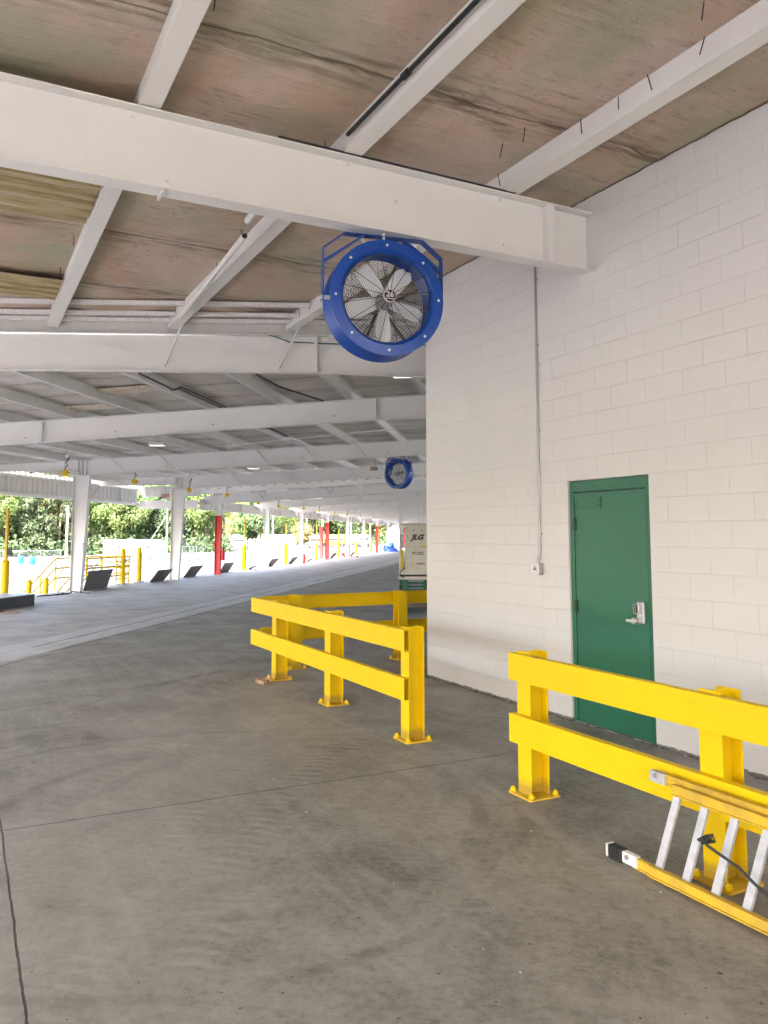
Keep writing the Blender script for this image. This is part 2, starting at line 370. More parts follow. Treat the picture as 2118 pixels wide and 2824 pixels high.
def mat_fabric(name, ca, cb, cc, stain, axis, seam0=None, seam=1.95):
    """vinyl-faced roof insulation; axis 0: creases run along local y, 1: along local x"""
    t = NT(name); o = t.obj(); x, y, z = t.sep(o)
    big = t.noise(o, .42, 6, .65, .8); mid = t.noise(o, 1.6, 6, .7, .5)
    col = t.mix(t.ramp(big, [(.40, 0.), (.58, 1.)]), ca, cb)
    col = t.mix(t.math('MULTIPLY', t.ramp(t.noise(t.vec('ADD', o, (31., 7., 0.)), .62, 5, .6), [(.47, 0.), (.6, 1.)]), .85), col, cc)
    st = (9., 1.1, 1.) if axis == 1 else (1.1, 9., 1.)
    cr = t.noise(t.scale(o, st), 1.6, 8, .72, .35)
    col = t.mix(t.math('MULTIPLY', t.math('MULTIPLY', t.ramp(cr, [(.52, 0.), (.72, 1.)]), t.ramp(mid, [(.42, 0.), (.66, 1.)])), stain), col, (.075, .055, .032))
    grain = t.noise(t.scale(o, (26., 2.2, 1.) if axis == 1 else (2.2, 26., 1.)), 1.7, 5, .7, .25)
    col = t.mix(t.math('MULTIPLY', t.math('MULTIPLY', t.ramp(grain, [(.5, 0.), (.68, 1.)]), t.ramp(t.noise(o, .9, 4, .6), [(.4, .15), (.6, 1.)])), stain*.32), col, (.12, .075, .035))
    mould = t.noise(t.scale(o, (2.2, 2.2, 1.) if axis else (2.2, 2.2, 1.)), 6., 9, .8, .6)
    mm = t.math('MULTIPLY', t.ramp(mould, [(.55, 0.), (.66, 1.)]), t.ramp(t.noise(o, .8, 4, .6), [(.46, 0.), (.6, 1.)]))
    col = t.mix(t.math('MULTIPLY', mm, stain*.55), col, (.05, .045, .03))
    pale = t.noise(t.scale(o, st), 2.4, 7, .75); col = t.mix(t.math('MULTIPLY', t.ramp(pale, [(.6, 0.), (.74, 1.)]), .3), col, tuple(min(1, c*1.45) for c in cb))
    if seam0 is not None:
        a = x if axis == 1 else y
        w = t.math('MULTIPLY', t.math('SUBTRACT', t.noise(o, .9, 4, .6), .5), .16)
        f = t.math('ABSOLUTE', t.math('SUBTRACT', t.math('FRACT', t.math('DIVIDE', t.math('ADD', t.math('SUBTRACT', a, seam0 - 200*seam), w), seam)), .5))
        sd = t.math('MULTIPLY', t.math('SUBTRACT', .5, f), seam)        # metres from the nearest seam
        col = t.mix(t.math('MULTIPLY', t.ramp(sd, [(0., 1.), (.016, 0.)]), .8), col, (.03, .022, .015))
        col = t.mix(t.math('MULTIPLY', t.math('MULTIPLY', t.ramp(sd, [(0., 1.), (.32, 0.)]), t.ramp(cr, [(.44, 0.), (.6, 1.)])), stain*.8), col, (.11, .075, .045))
        h = t.math('ADD', t.math('MULTIPLY', cr, .8), t.ramp(sd, [(0., 0.), (.05, .5), (.1, .6)]))
    else: h = t.math('MULTIPLY', cr, .8)
    weave = t.noise(t.scale(o, (1.4, 1., 1.)), 70, 3, .7)
    h = t.math('ADD', h, t.math('MULTIPLY', weave, .22))
    col = t.mix(t.math('MULTIPLY', t.ramp(weave, [(.35, 0.), (.75, 1.)]), .22), col, (.13, .10, .07))
    return t.fin(col, .6, 0, t.bump(h, .02, .8), .3)
M['fabric'] = mat_fabric('brown_insulation_facing', (.50, .36, .26), (.62, .495, .42), (.40, .40, .285), 1., 1, 3.88)
M['fabric_far'] = mat_fabric('pale_insulation_facing', (.64, .59, .52), (.74, .71, .66), (.54, .51, .44), .75, 0, 2.0, 1.2)
def mat_ribs(name, ca, cb):
    t = NT(name); o = t.obj()
    st = t.noise(t.scale(o, (12., .8, 4.)), 2., 6, .7)
    return t.fin(t.mix(t.ramp(st, [(.35, 0.), (.65, 1.)]), ca, cb), .42, 0, None, .4)
M['ribs_brown'] = mat_ribs('stained_deck', (.26, .18, .06), (.50, .42, .26))
M['ribs_mid'] = mat_ribs('faded_deck', (.40, .33, .24), (.56, .50, .42))
M['ribs_white'] = mat_ribs('white_deck', (.60, .57, .55), (.72, .70, .69))

def mat_yard():
    t = NT('yard_paving'); p = t.pos()
    n = t.noise(p, .12, 6, .6); n2 = t.noise(p, 1.1, 6, .7); lat = t.vec('DOT_PRODUCT', p, tuple(CN)); al = t.vec('DOT_PRODUCT', p, tuple(CA))
    st = t.noise(t.scale(t.comb(lat, al, 0.), (3., .12, 1.)), .6, 6, .7)
    col = t.mix(t.ramp(n, [(.35, 0.), (.65, 1.)]), (.038, .041, .051), (.050, .053, .063))
    col = t.mix(t.math('MULTIPLY', t.ramp(st, [(.45, 0.), (.7, 1.)]), .4), col, (.037, .040, .050))
    col = t.mix(t.math('MULTIPLY', t.ramp(n2, [(.5, 0.), (.8, 1.)]), .25), col, (.2, .2, .2))
    far = t.ramp(t.math('MULTIPLY', t.math('SUBTRACT', t.math('ADD', t.math('MULTIPLY', lat, -1.), t.math('MULTIPLY', n, 8.)), 58.), .2, clamp=True), [(0., 0.), (1., 1.)])
    col = t.mix(far, col, (.072, .067, .060))
    grs = t.ramp(t.math('MULTIPLY', t.math('SUBTRACT', t.math('ADD', t.math('MULTIPLY', lat, -1.), t.math('MULTIPLY', n, 14.)), 92.), .1, clamp=True), [(0., 0.), (1., 1.)])
    col = t.mix(grs, col, t.mix(t.ramp(n2, [(.4, 0.), (.6, 1.)]), (.10, .12, .04), (.20, .17, .09)))
    return t.fin(col, .9, 0, t.bump(n2, .02, .4), .05)
M['yard'] = mat_yard()

def mat_leaf(name, a, b, c):
    t = NT(name); g = t.pos(); r = t.rnd()
    n = t.noise(g, .9, 3, .6); n2 = t.noise(g, 5, 2, .5)
    col = t.mix(t.ramp(n, [(.38, 0.), (.62, 1.)]), a, b); col = t.mix(t.math('MULTIPLY', t.ramp(n2, [(.45, 0.), (.7, 1.)]), .6), col, c)
    hs = t.new('ShaderNodeHueSaturation'); t.ln(col, hs.inputs['Color'])
    t.ln(t.math('MULTIPLY_ADD', r, .06, .47), hs.inputs['Hue']); t.ln(t.math('MULTIPLY_ADD', r, .5, .75), hs.inputs['Value'])
    m = t.fin(hs.outputs[0], .6, 0, None, .25)
    tr = t.new('ShaderNodeBsdfTranslucent'); t.ln(hs.outputs[0], tr.inputs[0]); mx = t.new('ShaderNodeMixShader'); mx.inputs[0].default_value = .5
    t.ln(t.b.outputs[0], mx.inputs[1]); t.ln(tr.outputs[0], mx.inputs[2]); t.ln(mx.outputs[0], t.out.inputs[0])
    return m
M['leaf_a'] = mat_leaf('leaf_green', (.06, .11, .03), (.13, .19, .06), (.2, .24, .09))
M['leaf_b'] = mat_leaf('leaf_yellow_green', (.12, .16, .04), (.22, .24, .07), (.3, .26, .08))
M['leaf_c'] = mat_leaf('leaf_dark', (.05, .085, .04), (.09, .13, .06), (.15, .18, .09))
M['leaf_d'] = mat_leaf('leaf_autumn', (.15, .15, .06), (.25, .22, .09), (.33, .23, .14))
def mat_link():
    t = NT('chain_link'); x, y, z = t.sep(t.obj())
    a = t.math('ABSOLUTE', t.math('SUBTRACT', t.math('FRACT', t.math('MULTIPLY', t.math('ADD', x, z), 9.)), .5))
    b = t.math('ABSOLUTE', t.math('SUBTRACT', t.math('FRACT', t.math('MULTIPLY', t.math('SUBTRACT', x, z), 9.)), .5))
    w = t.math('MAXIMUM', t.math('GREATER_THAN', a, .45), t.math('GREATER_THAN', b, .45))
    m = t.fin((.12, .125, .13), .6, .2); tr = t.new('ShaderNodeBsdfTransparent'); mx = t.new('ShaderNodeMixShader')
    t.ln(w, mx.inputs[0]); t.ln(tr.outputs[0], mx.inputs[1]); t.ln(t.b.outputs[0], mx.inputs[2]); t.ln(mx.outputs[0], t.out.inputs[0])
    return m
M['link'] = mat_link()

# ------------------------------------------------------------------ setting: slab, yard
EDGE = -13.42
def corner_pt():   # where the colonnade edge meets the near dock edge (d = 10.2)
    p = fW(0, 10.2); q = WD
    # lat(p + t q) = EDGE
    t_ = (EDGE - p.dot(CN))/q.dot(CN); return p + q*t_
KP = corner_pt()
def slab():
    pts = [fC(EDGE, 175), KP, fW(26, 10.2), fW(26, -14), fC(14, 40), fC(14, 175)]
    b = MB(); b.prism([(p.x, p.y) for p in pts], 'z', -1.25, 0.)
    return b.build('dock_floor', M['floor'])
tag(slab(), kind='structure')
def yard_z(p):
    t_ = max(0., -(p.dot(CN) + 13.15)); return -1.2 - .0125*min(t_, 90)
b = MB(); xs = [-900, -500, -300, -200, -140, -110, -90, -75, -60, -45, -30, -15, 0, 40, 100, 200, 500, 900]; ys = [-300, -120, -40, 0, 20, 40, 60, 80, 110, 150, 200, 300, 450, 700, 1200]
grid = [[b.bm.verts.new((x, y, yard_z(Vector((x, y, 0))) - (.06 if False else 0))) for y in ys] for x in xs]
for i in range(len(xs)-1):
    for j in range(len(ys)-1): b.bm.faces.new((grid[i][j], grid[i+1][j], grid[i+1][j+1], grid[i][j+1]))
tag(b.build('yard_ground', M['yard']), kind='structure')

# ------------------------------------------------------------------ building with block walls and the door
bld = thing('building', 'white painted concrete block building with a green steel door in its wall', 'building', fW(0, 0), RW)
UE, DI, ZT = 22., 9., 5.6
D0, D1, DZ = 2.635, 3.662, 2.217
b = MB()
def wall_cells(mb, us, zs, hole, y0, y1):
    for i in range(len(us)-1):
        for j in range(len(zs)-1):
            if (i, j) in hole: continue
            def q(pts): mb._add([Vector(p) for p in pts], [(0, 1, 2, 3)])
            a, c, e, f = us[i], us[i+1], zs[j], zs[j+1]
            q([(a, y0, e), (c, y0, e), (c, y0, f), (a, y0, f)]); q([(a, y1, e), (a, y1, f), (c, y1, f), (c, y1, e)])
    (i, j) = list(hole)[0]; a, c, e, f = us[i], us[i+1], zs[j], zs[j+1]
    def q(pts): mb._add([Vector(p) for p in pts], [(0, 1, 2, 3)])
    q([(a, y0, e), (a, y0, f), (a, y1, f), (a, y1, e)]); q([(c, y0, e), (c, y1, e), (c, y1, f), (c, y0, f)]); q([(a, y0, f), (c, y0, f), (c, y1, f), (a, y1, f)])
wall_cells(b, [0, D0, D1, UE], [0, DZ, ZT], {(1, 0)}, 0, .2)
def q4(*pts): b._add([Vector(p) for p in pts], [(0, 1, 2, 3)])
q4((0, 0, 0), (0, 0, ZT), (0, .2, ZT), (0, .2, 0)); q4((UE, 0, 0), (UE, .2, 0), (UE, .2, ZT), (UE, 0, ZT)); q4((0, 0, ZT), (UE, 0, ZT), (UE, .2, ZT), (0, .2, ZT))
bmesh.ops.remove_doubles(b.bm, verts=b.bm.verts, dist=1e-5)
b.build('front_wall', M['block'], bld)
b = MB(); b.box(0, .2, .202, DI, 0, ZT); b.build('side_wall', M['block'], bld)
b = MB(); b.box(.205, UE, DI-.2, DI, 0, ZT); b.build('rear_wall', M['block'], bld)
# frame: jamb, jamb, head
b = MB(); y0, y1 = .020, .16
b.box(D0+.004, D0+.056, y0, y1, 0, DZ-.004); b.box(D1-.056, D1-.004, y0, y1, 0, DZ-.004); b.box(D0+.0562, D1-.0562, y0, y1, DZ-.106, DZ-.004)
b.build('door_frame', M['green'], bld, bevel=.003)
door = MB().box(D0+.064, D1-.064, .026, .07, .014, DZ-.115).build('door', M['green'], bld, bevel=.002)
for z in (1.81, 1.055, .3):
    MB().tube([(D0+.0595, .014, z-.057), (D0+.0595, .014, z+.057)], .011, 10).box(D0+.04, D0+.085, .0155, .0255, z-.055, z+.055).build('hinge', M['hinge'], door, smooth=True)
b = MB().box(2.723, 3.06, .0135, .0255, 1.952, 2.052); b.build('cover_plate', M['green'], door, bevel=.0015)
for x in (2.745, 3.035):
    for z in (1.978, 2.02): MB().tube([(x, .014, z), (x, .0115, z)], .009, 10).build('screw', M['black'], door)
lk = MB().box(3.487, 3.567, -.004, .0255, .965, 1.15); lk = lk.build('lock', M['alu'], door, bevel=.006)
b = MB().box(3.470, 3.540, -.032, -.0045, 1.05, 1.132); b.build('keypad', M['alu'], door, bevel=.006)
b = MB().box(3.482, 3.526, -.0345, -.0325, 1.058, 1.124); b.build('keypad_face', M['ink'], door)
b = MB()
for k in range(5): b.tube([(3.504, -.0345, 1.068+k*.0115), (3.504, -.039, 1.068+k*.0115)], .0042, 8)
b.build('button', M['alu'], door)
b = MB().lathe([(0, -.0), (.030, 0), (.030, .012), (.017, .018), (.017, .04), (.026, .05), (.029, .062), (.022, .074), (0, .076)], Matrix.Translation((3.512, -.0045, .992)) @ rot_to((0, -1, 0)), 20)
b.box(3.425, 3.50, -.069, -.055, .980, 1.002)
b.build('knob', M['alu'], door, smooth=True)
# sprayed foam / rough mortar line at the right jamb is part of the frame edge
b = MB().box(D0+.0562, D1-.0562, .0, .16, 0.002, .011); b.build('threshold', M['steel'], bld)

# outlet with its conduit
ot = thing('electrical_outlet', 'surface mounted twist-lock outlet box at the foot of the thin wall conduit', 'outlet', fW(2.205, 0, 0), RW)
MB().box(-.052, .052, -.06, -.001, 1.325, 1.435).build('box', M['steel'], ot, bevel=.006)
MB().prism([(-.042, 1.324), (.042, 1.324), (.056, 1.342), (.056, 1.419), (.042, 1.437), (-.042, 1.437), (-.056, 1.419), (-.056, 1.342)], 'y', -.068, -.0605).build('faceplate', M['white'], ot, bevel=.002)
b = MB()
for k in range(3):
    a = PI/2 + k*2*PI/3; c_, s_ = math.cos(a), math.sin(a)
    Mx = Matrix.Translation((0, -.070, 1.381)) @ Matrix.Rotation(-a, 4, 'Y'); b.box(.001, .026, -.001, .001, -.0055, .0055, Mx)
b.build('slot', M['black'], ot)
MB().tube([(0, -.03, 1.43), (0, -.028, 1.47), (.012, -.012, 1.54), (.014, -.011, 1.62), (.012, -.011, 3.6), (.014, -.011, 4.80)], .012, 8).build('conduit', M['steel'], ot, smooth=True)
for z in (1.72, 2.75, 3.42, 3.62, 4.3): MB().box(-.018, .05, -.004, -.001, z-.008, z+.008).tube([(.013, -.011, z-.025), (.013, -.011, z+.025)], .0125, 8).build('strap', M['steel'], ot)

# ------------------------------------------------------------------ yellow guard rails (H posts + channel rails)
def h_post(mb, w=.140, dp=.15, t=.010, z0=.014, z1=.94):
    """flanges face local +-y"""
    mb.box(-w/2, w/2, -dp/2, -dp/2+t, z0, z1); mb.box(-w/2, w/2, dp/2-t, dp/2, z0, z1); mb.box(-t/2, t/2, -dp/2+t, dp/2-t, z0, z1)
def channel(mb, L0, L1, z0, z1, y, t=.008, lip=.055, s=-1):
    """channel rail along local x, web at y, lips running to y - s*lip"""
    mb.box(L0, L1, min(y, y-s*t), max(y, y-s*t), z0, z1)
    for (a, c) in ((z0, z0+t), (z1-t, z1)): mb.box(L0, L1, min(y-s*t, y-s*lip), max(y-s*t, y-s*lip), a, c)
def rail_run(name, label, loc, rz, posts, L0, L1, side, upper=(.745, .922), lower=(.342, .525), capr=None):
    g = thing(name, label, 'guard rail', loc, rz, 'yellow guard rails beside the block wall')
    for i, (px, ztop) in enumerate(posts):
        b = MB(); h_post(b, z1=ztop)
        po = b.build('post', M['rail'], g, bevel=.0015); po.location = (px, 0, 0)
        pl = MB().prism([(-.125, -.115), (-.115, -.125), (.115, -.125), (.125, -.115), (.125, .115), (.115, .125), (-.115, .125), (-.125, .115)], 'z', .001, .0135).build('base_plate', M['yellow_dirty'], po, bevel=.002)
        for sx in (-1, 1):
            for sy in (-1, 1):
                b = MB().lathe([(0, .0137), (.024, .0137), (.024, .0165), (.0185, .017), (.0185, .036), (.0105, .0365), (.0105, .045), (0, .0452)], Matrix.Translation((sx*.098, sy*.098, 0)), 6)
                b.build('bolt', M['yellow'], po)
    fy = side*(.075+.056)
    for z0, z1, nm in ((*upper, 'upper'), (*lower, 'lower')):
        b = MB(); channel(b, L0, L1, z0, z1, fy, s=side); b.build('rail', M['rail'], g, bevel=.002)
    return g
Y0 = -1.66   # local y of the post row in the wall frame
rail_run('guard_rail', 'long yellow guard rail before the green door, with the ladder leaning on it', fW(0, 1.655), RW, [(4.19, .935), (5.71, .935), (7.23, .935), (8.75, .935), (10.27, .935)], 4.10, 10.4, -1)
rail_run('guard_rail', 'yellow guard rail nearest the far wall corner, with three posts and cut open right end', fW(0, 1.655), RW, [(-.66, .935), (.93, .935), (2.56, .935)], -1.365, 2.645, -1)
# the return run crosses toward the wall corner behind it
rb = math.atan2((-WN).y, (-WN).x)
ret = rail_run('guard_rail', 'yellow guard rail running behind the others and passing out of sight past the wall corner', fW(-1.32, 1.70), rb + R(1.5), [(.50, .935), (2.08, .935), (3.66, .935)], .065, 4.6, 1)

# ------------------------------------------------------------------ ladder lying on its side
lad = thing('ladder', 'yellow fibreglass ladder lying on its side against the near guard rail', 'ladder', fW(5.14, 1.935), RW)
# local x along wall toward camera-right, y into the building; rails: low on floor, high leaning on the guard rail
def lad_rail(z, y, x0, L, name):
    b = MB(); h, w, t = .054, .026, .004    # I-shaped fibreglass rail, tall side faces the camera
    b.box(x0, x0+L, y-w/2, y+w/2, z-h/2, z-h/2+.007); b.box(x0, x0+L, y-w/2, y+w/2, z+h/2-.007, z+h/2); b.box(x0, x0+L, y-.003, y+.003, z-h/2+.007, z+h/2-.007)
    return b.build(name, M['yellow_dirty'], lad, bevel=.001)
LL = 3.2
lr1 = lad_rail(.029, .0, .234, LL, 'side_rail'); lr2 = lad_rail(.468, .085, .36, LL, 'side_rail')
lr3 = lad_rail(.042, -.034, .37, LL, 'side_rail'); lr4 = lad_rail(.444, .052, .46, LL, 'side_rail')
for k in range(14):
    x = .405 + k*.17
    b = MB(); Mx = Matrix.Translation((x, .004, .058)) @ Matrix(((1, 0, .22, 0), (0, 1, .17, 0), (0, 0, 1, 0), (0, 0, 0, 1)))
    b.prism([(-.021, -.012), (.021, -.012), (.022, .004), (.014, .014), (-.014, .014), (-.022, .004)], 'z', 0, .362, Mx)
    b.build('rung', M['alu_lad'], lad, bevel=.001)
for z, y, x in ((.036, .0, .234), (.468, .085, .36)):
    fo = MB().box(x-.07, x+.03, y-.018, y+.018, z-.028, z+.028).build('foot', M['alu_lad'] if z > .3 else M['white'], lad, bevel=.004)
    b = MB()
    for k in range(6): b.box(x-.163+k*.0165, x-.153+k*.0165, y-.026, y+.026, z-.035, z+.033)
    b.box(x-.166, x-.0705, y-.02, y+.02, z-.027, z+.027)
    if z < .3: b.build('foot_pad', M['black'], lad, bevel=.002); MB().box(x-.182, x-.1665, y-.026, y+.026, z-.032, z+.034).build('pad_end', M['cream'], lad, bevel=.003)
    else: b.bm.free()
    MB().tube([(x-.03, y-.03, z+.008), (x-.03, y+.03, z+.008)], .012, 8).build('bolt', M['steel'], lad)
MB().tube([(.70, -.02, .30), (.74, -.035, .28), (.9, -.03, .24), (1.0, -.04, .20), (1.12, -.035, .15), (1.3, -.03, .10), (1.6, -.04, .08), (2.0, -.03, .06)], .007, 6).build('rope', M['black'], lad, smooth=True)
b = MB()
for k in range(5): b.tube([(.68+k*.008, -.03, .285), (.69+k*.009, .02, .30+.004*k), (.70+k*.008, .028, .285), (.69, -.02, .27)], .006, 6)
b.build('rope_knot', M['black'], lad)
MB().tube([(1.05, .05, .44), (1.12, .03, .33), (1.22, .02, .22)], .006, 6).build('strap', M['black'], lad)

# ------------------------------------------------------------------ near flat roof
def b2_u(d): return -2.05 - .465*d
YB = Vector((-5.65, 11.55, 0)); YE = Vector((.9985, .0557, 0))
def beam2_pt(s): return YB + YE*s
def u_at_beam2(d):   # wall coordinate u of the beam-2 line for a given d
    p = fW(0, d); # p + WD*u on the line through YB dir YE
    n = Vector((-YE.y, YE.x, 0)); return -(p - YB).dot(n)/WD.dot(n)
PUR_D = [.93, 2.48, 4.05, 5.6, 7.15, 8.7, 10.2]
b = MB()
def ceil_pt(a, c):
    d = -.05 + c*11.3; u0 = u_at_beam2(d) + .04; u = u0 + a*(20 - u0)
    ph = ((u - 3.88) / 1.95) % 1.0; s1 = math.sin(PI*ph)**.7
    dd = min(abs(d - x) for x in PUR_D); s2 = min(1, dd/.55)
    z = 4.90 - .045*s1*s2 - .012*math.sin(u*3.1 + d*1.7)*s2
    if d < .3: z = 4.86
    return (u, -d, z)
b.grid(ceil_pt, 230, 90)
ceil = b.build('insulation', M['fabric'], None, smooth='all', fixn=False)
roof1 = thing('roof', 'flat roof with brown stained insulation facing above the near dock', 'roof', fW(0, 0), RW)
ceil.parent = roof1; ceil['label'] = 'brown stained insulation facing between the purlins'
b = MB(); pts = [(u_at_beam2(-9)+.02, 9), (20.5, 9), (20.5, -11.6), (u_at_beam2(11.6)+.02, -11.6)]
b.prism(pts, 'z', 4.96, 5.06); b.build('deck', M['ribs_white'], roof1)
# exposed ribbed deck, in pieces
def ribs(mb, x0, x1, y0, y1, z, pitch=.19, hh=.038, along='y'):
    n = max(1, int(round((x1-x0)/pitch))); p = (x1-x0)/n
    prof = []
    for k in range(n):
        a = x0 + k*p; prof += [(a, z), (a+p*.16, z+hh), (a+p*.42, z+hh), (a+p*.58, z), ]
    prof.append((x1, z))
    for i, (x, zz) in enumerate(prof[:-1]):
        x2, z2 = prof[i+1]
        mb._add([Vector((x, y0, zz)), Vector((x2, y0, z2)), Vector((x2, y1, z2)), Vector((x, y1, zz))], [(0, 1, 2, 3)])
b = MB(); ribs(b, .35, 2.9, -5.55, -4.12, 4.80, .23, .05); ribs(b, -2.62, -1.70, -5.55, -4.12, 4.80, .21, .05)
b.build('exposed_deck', M['ribs_brown'], roof1, label='stained ribbed metal deck where insulation is missing')
# pale ribs next to the second beam (parallel to it)
cl = thing('roof_closure', 'pale ribbed closure strip above the second beam', 'roof', beam2_pt(0), math.atan2(YE.y, YE.x))
b = MB(); x0 = -6.5; x1 = 12.
for (y, zz, w_) in ((-1.02, 4.81, .09), (-.52, 4.80, .10), (-.27, 4.775, .08)):
    for (ya, za, yb, zb) in ((y, zz+.05, y+.012, zz), (y+.012, zz, y+w_-.012, zz), (y+w_-.012, zz, y+w_, zz+.05), (y+w_, zz+.05, y, zz+.055)):
        b._add([Vector((x0, ya, za)), Vector((x1, ya, za)), Vector((x1, yb, zb)), Vector((x0, yb, zb))], [(0, 1, 2, 3)])
b.build('ribbed_strip', M['ribs_white'], cl, fixn=False)
MB().box(x0, x1, -.02, .02, 4.655, 4.955).build('closure_panel', M['white_steel2'], cl)
rr = random.Random(12); pts = []; u = -1.9
while u < 12: pts.append((u, -.012 - .01*rr.random(), 4.853 + .010*rr.random())); u += .05 + .05*rr.random()
MB().tube(pts, .009, 5).build('insulation_edge', M['bark'], roof1)
# purlins of the near roof
pin_me = None
def pur_profile(mb, x0, x1, z0, z1, w=.075, t=.006):
    mb.box(x0, x1, -t/2, t/2, z0, z1); mb.box(x0, x1, -w, -t/2, z0, z0+t); mb.box(x0, x1, t/2, w, z1-t, z1); mb.box(x0, x1, -w, -w+t, z0+t, z0+.028)
for i, d in enumerate(PUR_D[:-1]):
    u0 = u_at_beam2(d) + .12
    g = thing('roof_purlin', 'white purlin under the brown ceiling, %s out from the block wall' % ORD[i], 'purlin', fW(0, d), RW, 'purlins under the near roof')
    b = MB(); wd = .15
    b.box(u0, 20, -wd/2, wd/2, 4.705, 4.711); b.box(u0, 20, wd/2-.006, wd/2, 4.712, 4.90); b.box(u0, 20, -wd/2, -wd/2+.006, 4.712, 4.76)
    b.box(u0, 20, -wd/2+.02, -wd/2+.026, 4.74, 4.9)
    b.build('purlin_body', M['white_steel'], g, bevel=.002)
    if i < 3:
        for k in range([26, 12, 14][i]):
            uu = random.uniform(u0+.4, 7.5) if i else 6.2 - k*.34 + random.uniform(-.06, .06)
            if uu < u0+.2: continue
            yy = -random.uniform(.10, .15) if random.random() < .75 else (.13 if i else -.42)
            if pin_me is None:
                o = MB().tube([(0, 0, 0), (0, 0, .12)], .0042, 5).build('insulation_pin', M['black'], g); pin_me = o.data
            else:
                o = bpy.data.objects.new('insulation_pin', pin_me); COL.objects.link(o); o.parent = g
            o.location = (uu, yy, 4.745 + random.uniform(-.015, .015)); o.rotation_euler = (random.uniform(-.25, .25), random.uniform(-.25, .25), 0)
# conduit pipes under the near roof
g = thing('ceiling_conduit', 'dark conduit pipe running beside the purlin near the top of the picture', 'conduit', fW(0, 2.60), RW)
MB().tube([(3.25, 0, 4.765), (9., 0, 4.765)], .017, 8).build('pipe', M['wire'], g, smooth=True)
for uu in (4.17, 6.2): MB().tube([(uu-.04, 0, 4.765), (uu+.04, 0, 4.765)], .026, 8).build('coupling', M['wire'], g)
g = thing('ceiling_conduit', 'white conduit pipe with a loose sagging joint between the first two beams', 'conduit', fW(0, 2.70), RW)
MB().tube([(1.52, .14-.3, 4.50), (-2.2, .12, 4.66)], .029, 10).build('pipe', M['white'], g, smooth=True)
MB().tube([(1.60, .14-.3, 4.62), (2.9, .14-.3, 4.68)], .032, 10).build('pipe', M['white'], g, smooth=True)
MB().tube([(1.62, -.16, 4.61), (1.55, -.14, 4.58), (1.54, -.17, 4.53), (1.51, -.16, 4.50)], .006, 6).build('wire_tie', M['steel'], g)
MB().tube([(1.53, -.16, 4.50), (1.51, -.16, 4.50)], .026, 10).build('end_cap', M['black'], g)

# ------------------------------------------------------------------ beams
def i_beam(mb, prof, w=.15, tf=.012, tw=.008):
    """prof: list of (x, zbot, ztop); web in local xz plane"""
    for (xa, ba, ta), (xb, bb, tb) in zip(prof, prof[1:]):
        for (y0, y1, zl) in ((-w/2, w/2, 'b'), (-w/2, w/2, 't')):
            za, zb_ = (ba, bb) if zl == 'b' else (ta-tf, tb-tf)
            vs = [Vector((x, y, z)) for x, z in ((xa, za), (xb, zb_)) for y in (y0, y1) for z in (z, z+tf)]
            mb._add(vs, [(0, 1, 3, 2), (4, 6, 7, 5), (0, 4, 5, 1), (2, 3, 7, 6), (0, 2, 6, 4), (1, 5, 7, 3)])
        vs = [Vector((xa, y, z)) for y in (-tw/2, tw/2) for z in (ba+tf, ta-tf)] + [Vector((xb, y, z)) for y in (-tw/2, tw/2) for z in (bb+tf, tb-tf)]
        mb._add(vs, [(0, 1, 3, 2), (4, 6, 7, 5), (0, 4, 5, 1), (2, 3, 7, 6), (0, 2, 6, 4), (1, 5, 7, 3)])
    return mb
# beam 1 : square to the wall, carries the big fan. local x = -d (toward the wall is +)
b1 = thing('roof_beam', 'deep white steel roof beam ending at the block wall, carrying the large blue fan', 'roof beam', fW(3.0, 0), rb, 'steel beams across the dock roof')
i_beam(MB(), [(-11.2, 4.11, 4.69), (-.02, 4.135, 4.69)], .19).build('beam_body', M['white_steel'], b1, bevel=.0015)
for x in (-.50,):
    for s in (-1, 1): MB().box(x-.035, x+.035, *sorted((s*.0045, s*.09)), 4.152, 4.676).build('stiffener', M['white_steel'], b1, bevel=.002)
b = MB()
for x, z in ((-.44, 4.21), (-.47, 4.63), (-.97, 4.25), (-2.05, 4.43), (-3.9, 4.22), (-4.15, 4.64), (-2.48, 4.655), (-1.0, 4.655)):
    for s in (1, -1): b.lathe([(0, 0), (.014, 0), (.014, .007), (.008, .011), (0, .011)], Matrix.Translation((x, s*.0045, z)) @ rot_to((0, s, 0)), 6)
b.build('bolt', M['white_steel2'], b1)
MB().box(-3.95, -3.93, -.096, .096, 4.105, 4.122).build('splice_weld', M['white_steel'], b1)
MB().tube([(-3.1, -.085, 4.703), (-2.4, -.085, 4.702), (-.9, -.085, 4.70)], .012, 6).build('cable', M['wire'], b1, smooth=True)
# beam 2
b2 = thing('roof_beam', 'white roof beam with sloping braces, second from the camera, level across the picture', 'roof beam', beam2_pt(0), math.atan2(YE.y, YE.x), 'steel beams across the dock roof')
i_beam(MB(), [(-6.2, 4.075, 4.64), (4.66, 4.085, 4.65), (7.2, 4.03, 4.66), (12., 3.95, 4.68)], .19).build('beam_body', M['white_steel'], b2, bevel=.0015)
MB().box(4.62, 4.67, -.092, -.0045, 4.10, 4.63).build('stiffener', M['white_steel'], b2, bevel=.002)
for x in (-4.5, -3., 2.45, 4.12, 6.28):
    MB().tube([(x, -.03, 4.19), (x+.32, -.42, 4.72)], .018, 6).tube([(x, -.03, 4.19), (x-.02, -.01, 4.17)], .024, 6).build('flange_brace', M['white_steel2'], b2)
MB().tube([(3.9, -.07, 4.66), (4.1, -.08, 4.6), (4.25, -.04, 4.55), (5.3, -.03, 4.52), (7.1, -.03, 4.54)], .009, 6).build('cable', M['green'], b2, smooth=True)

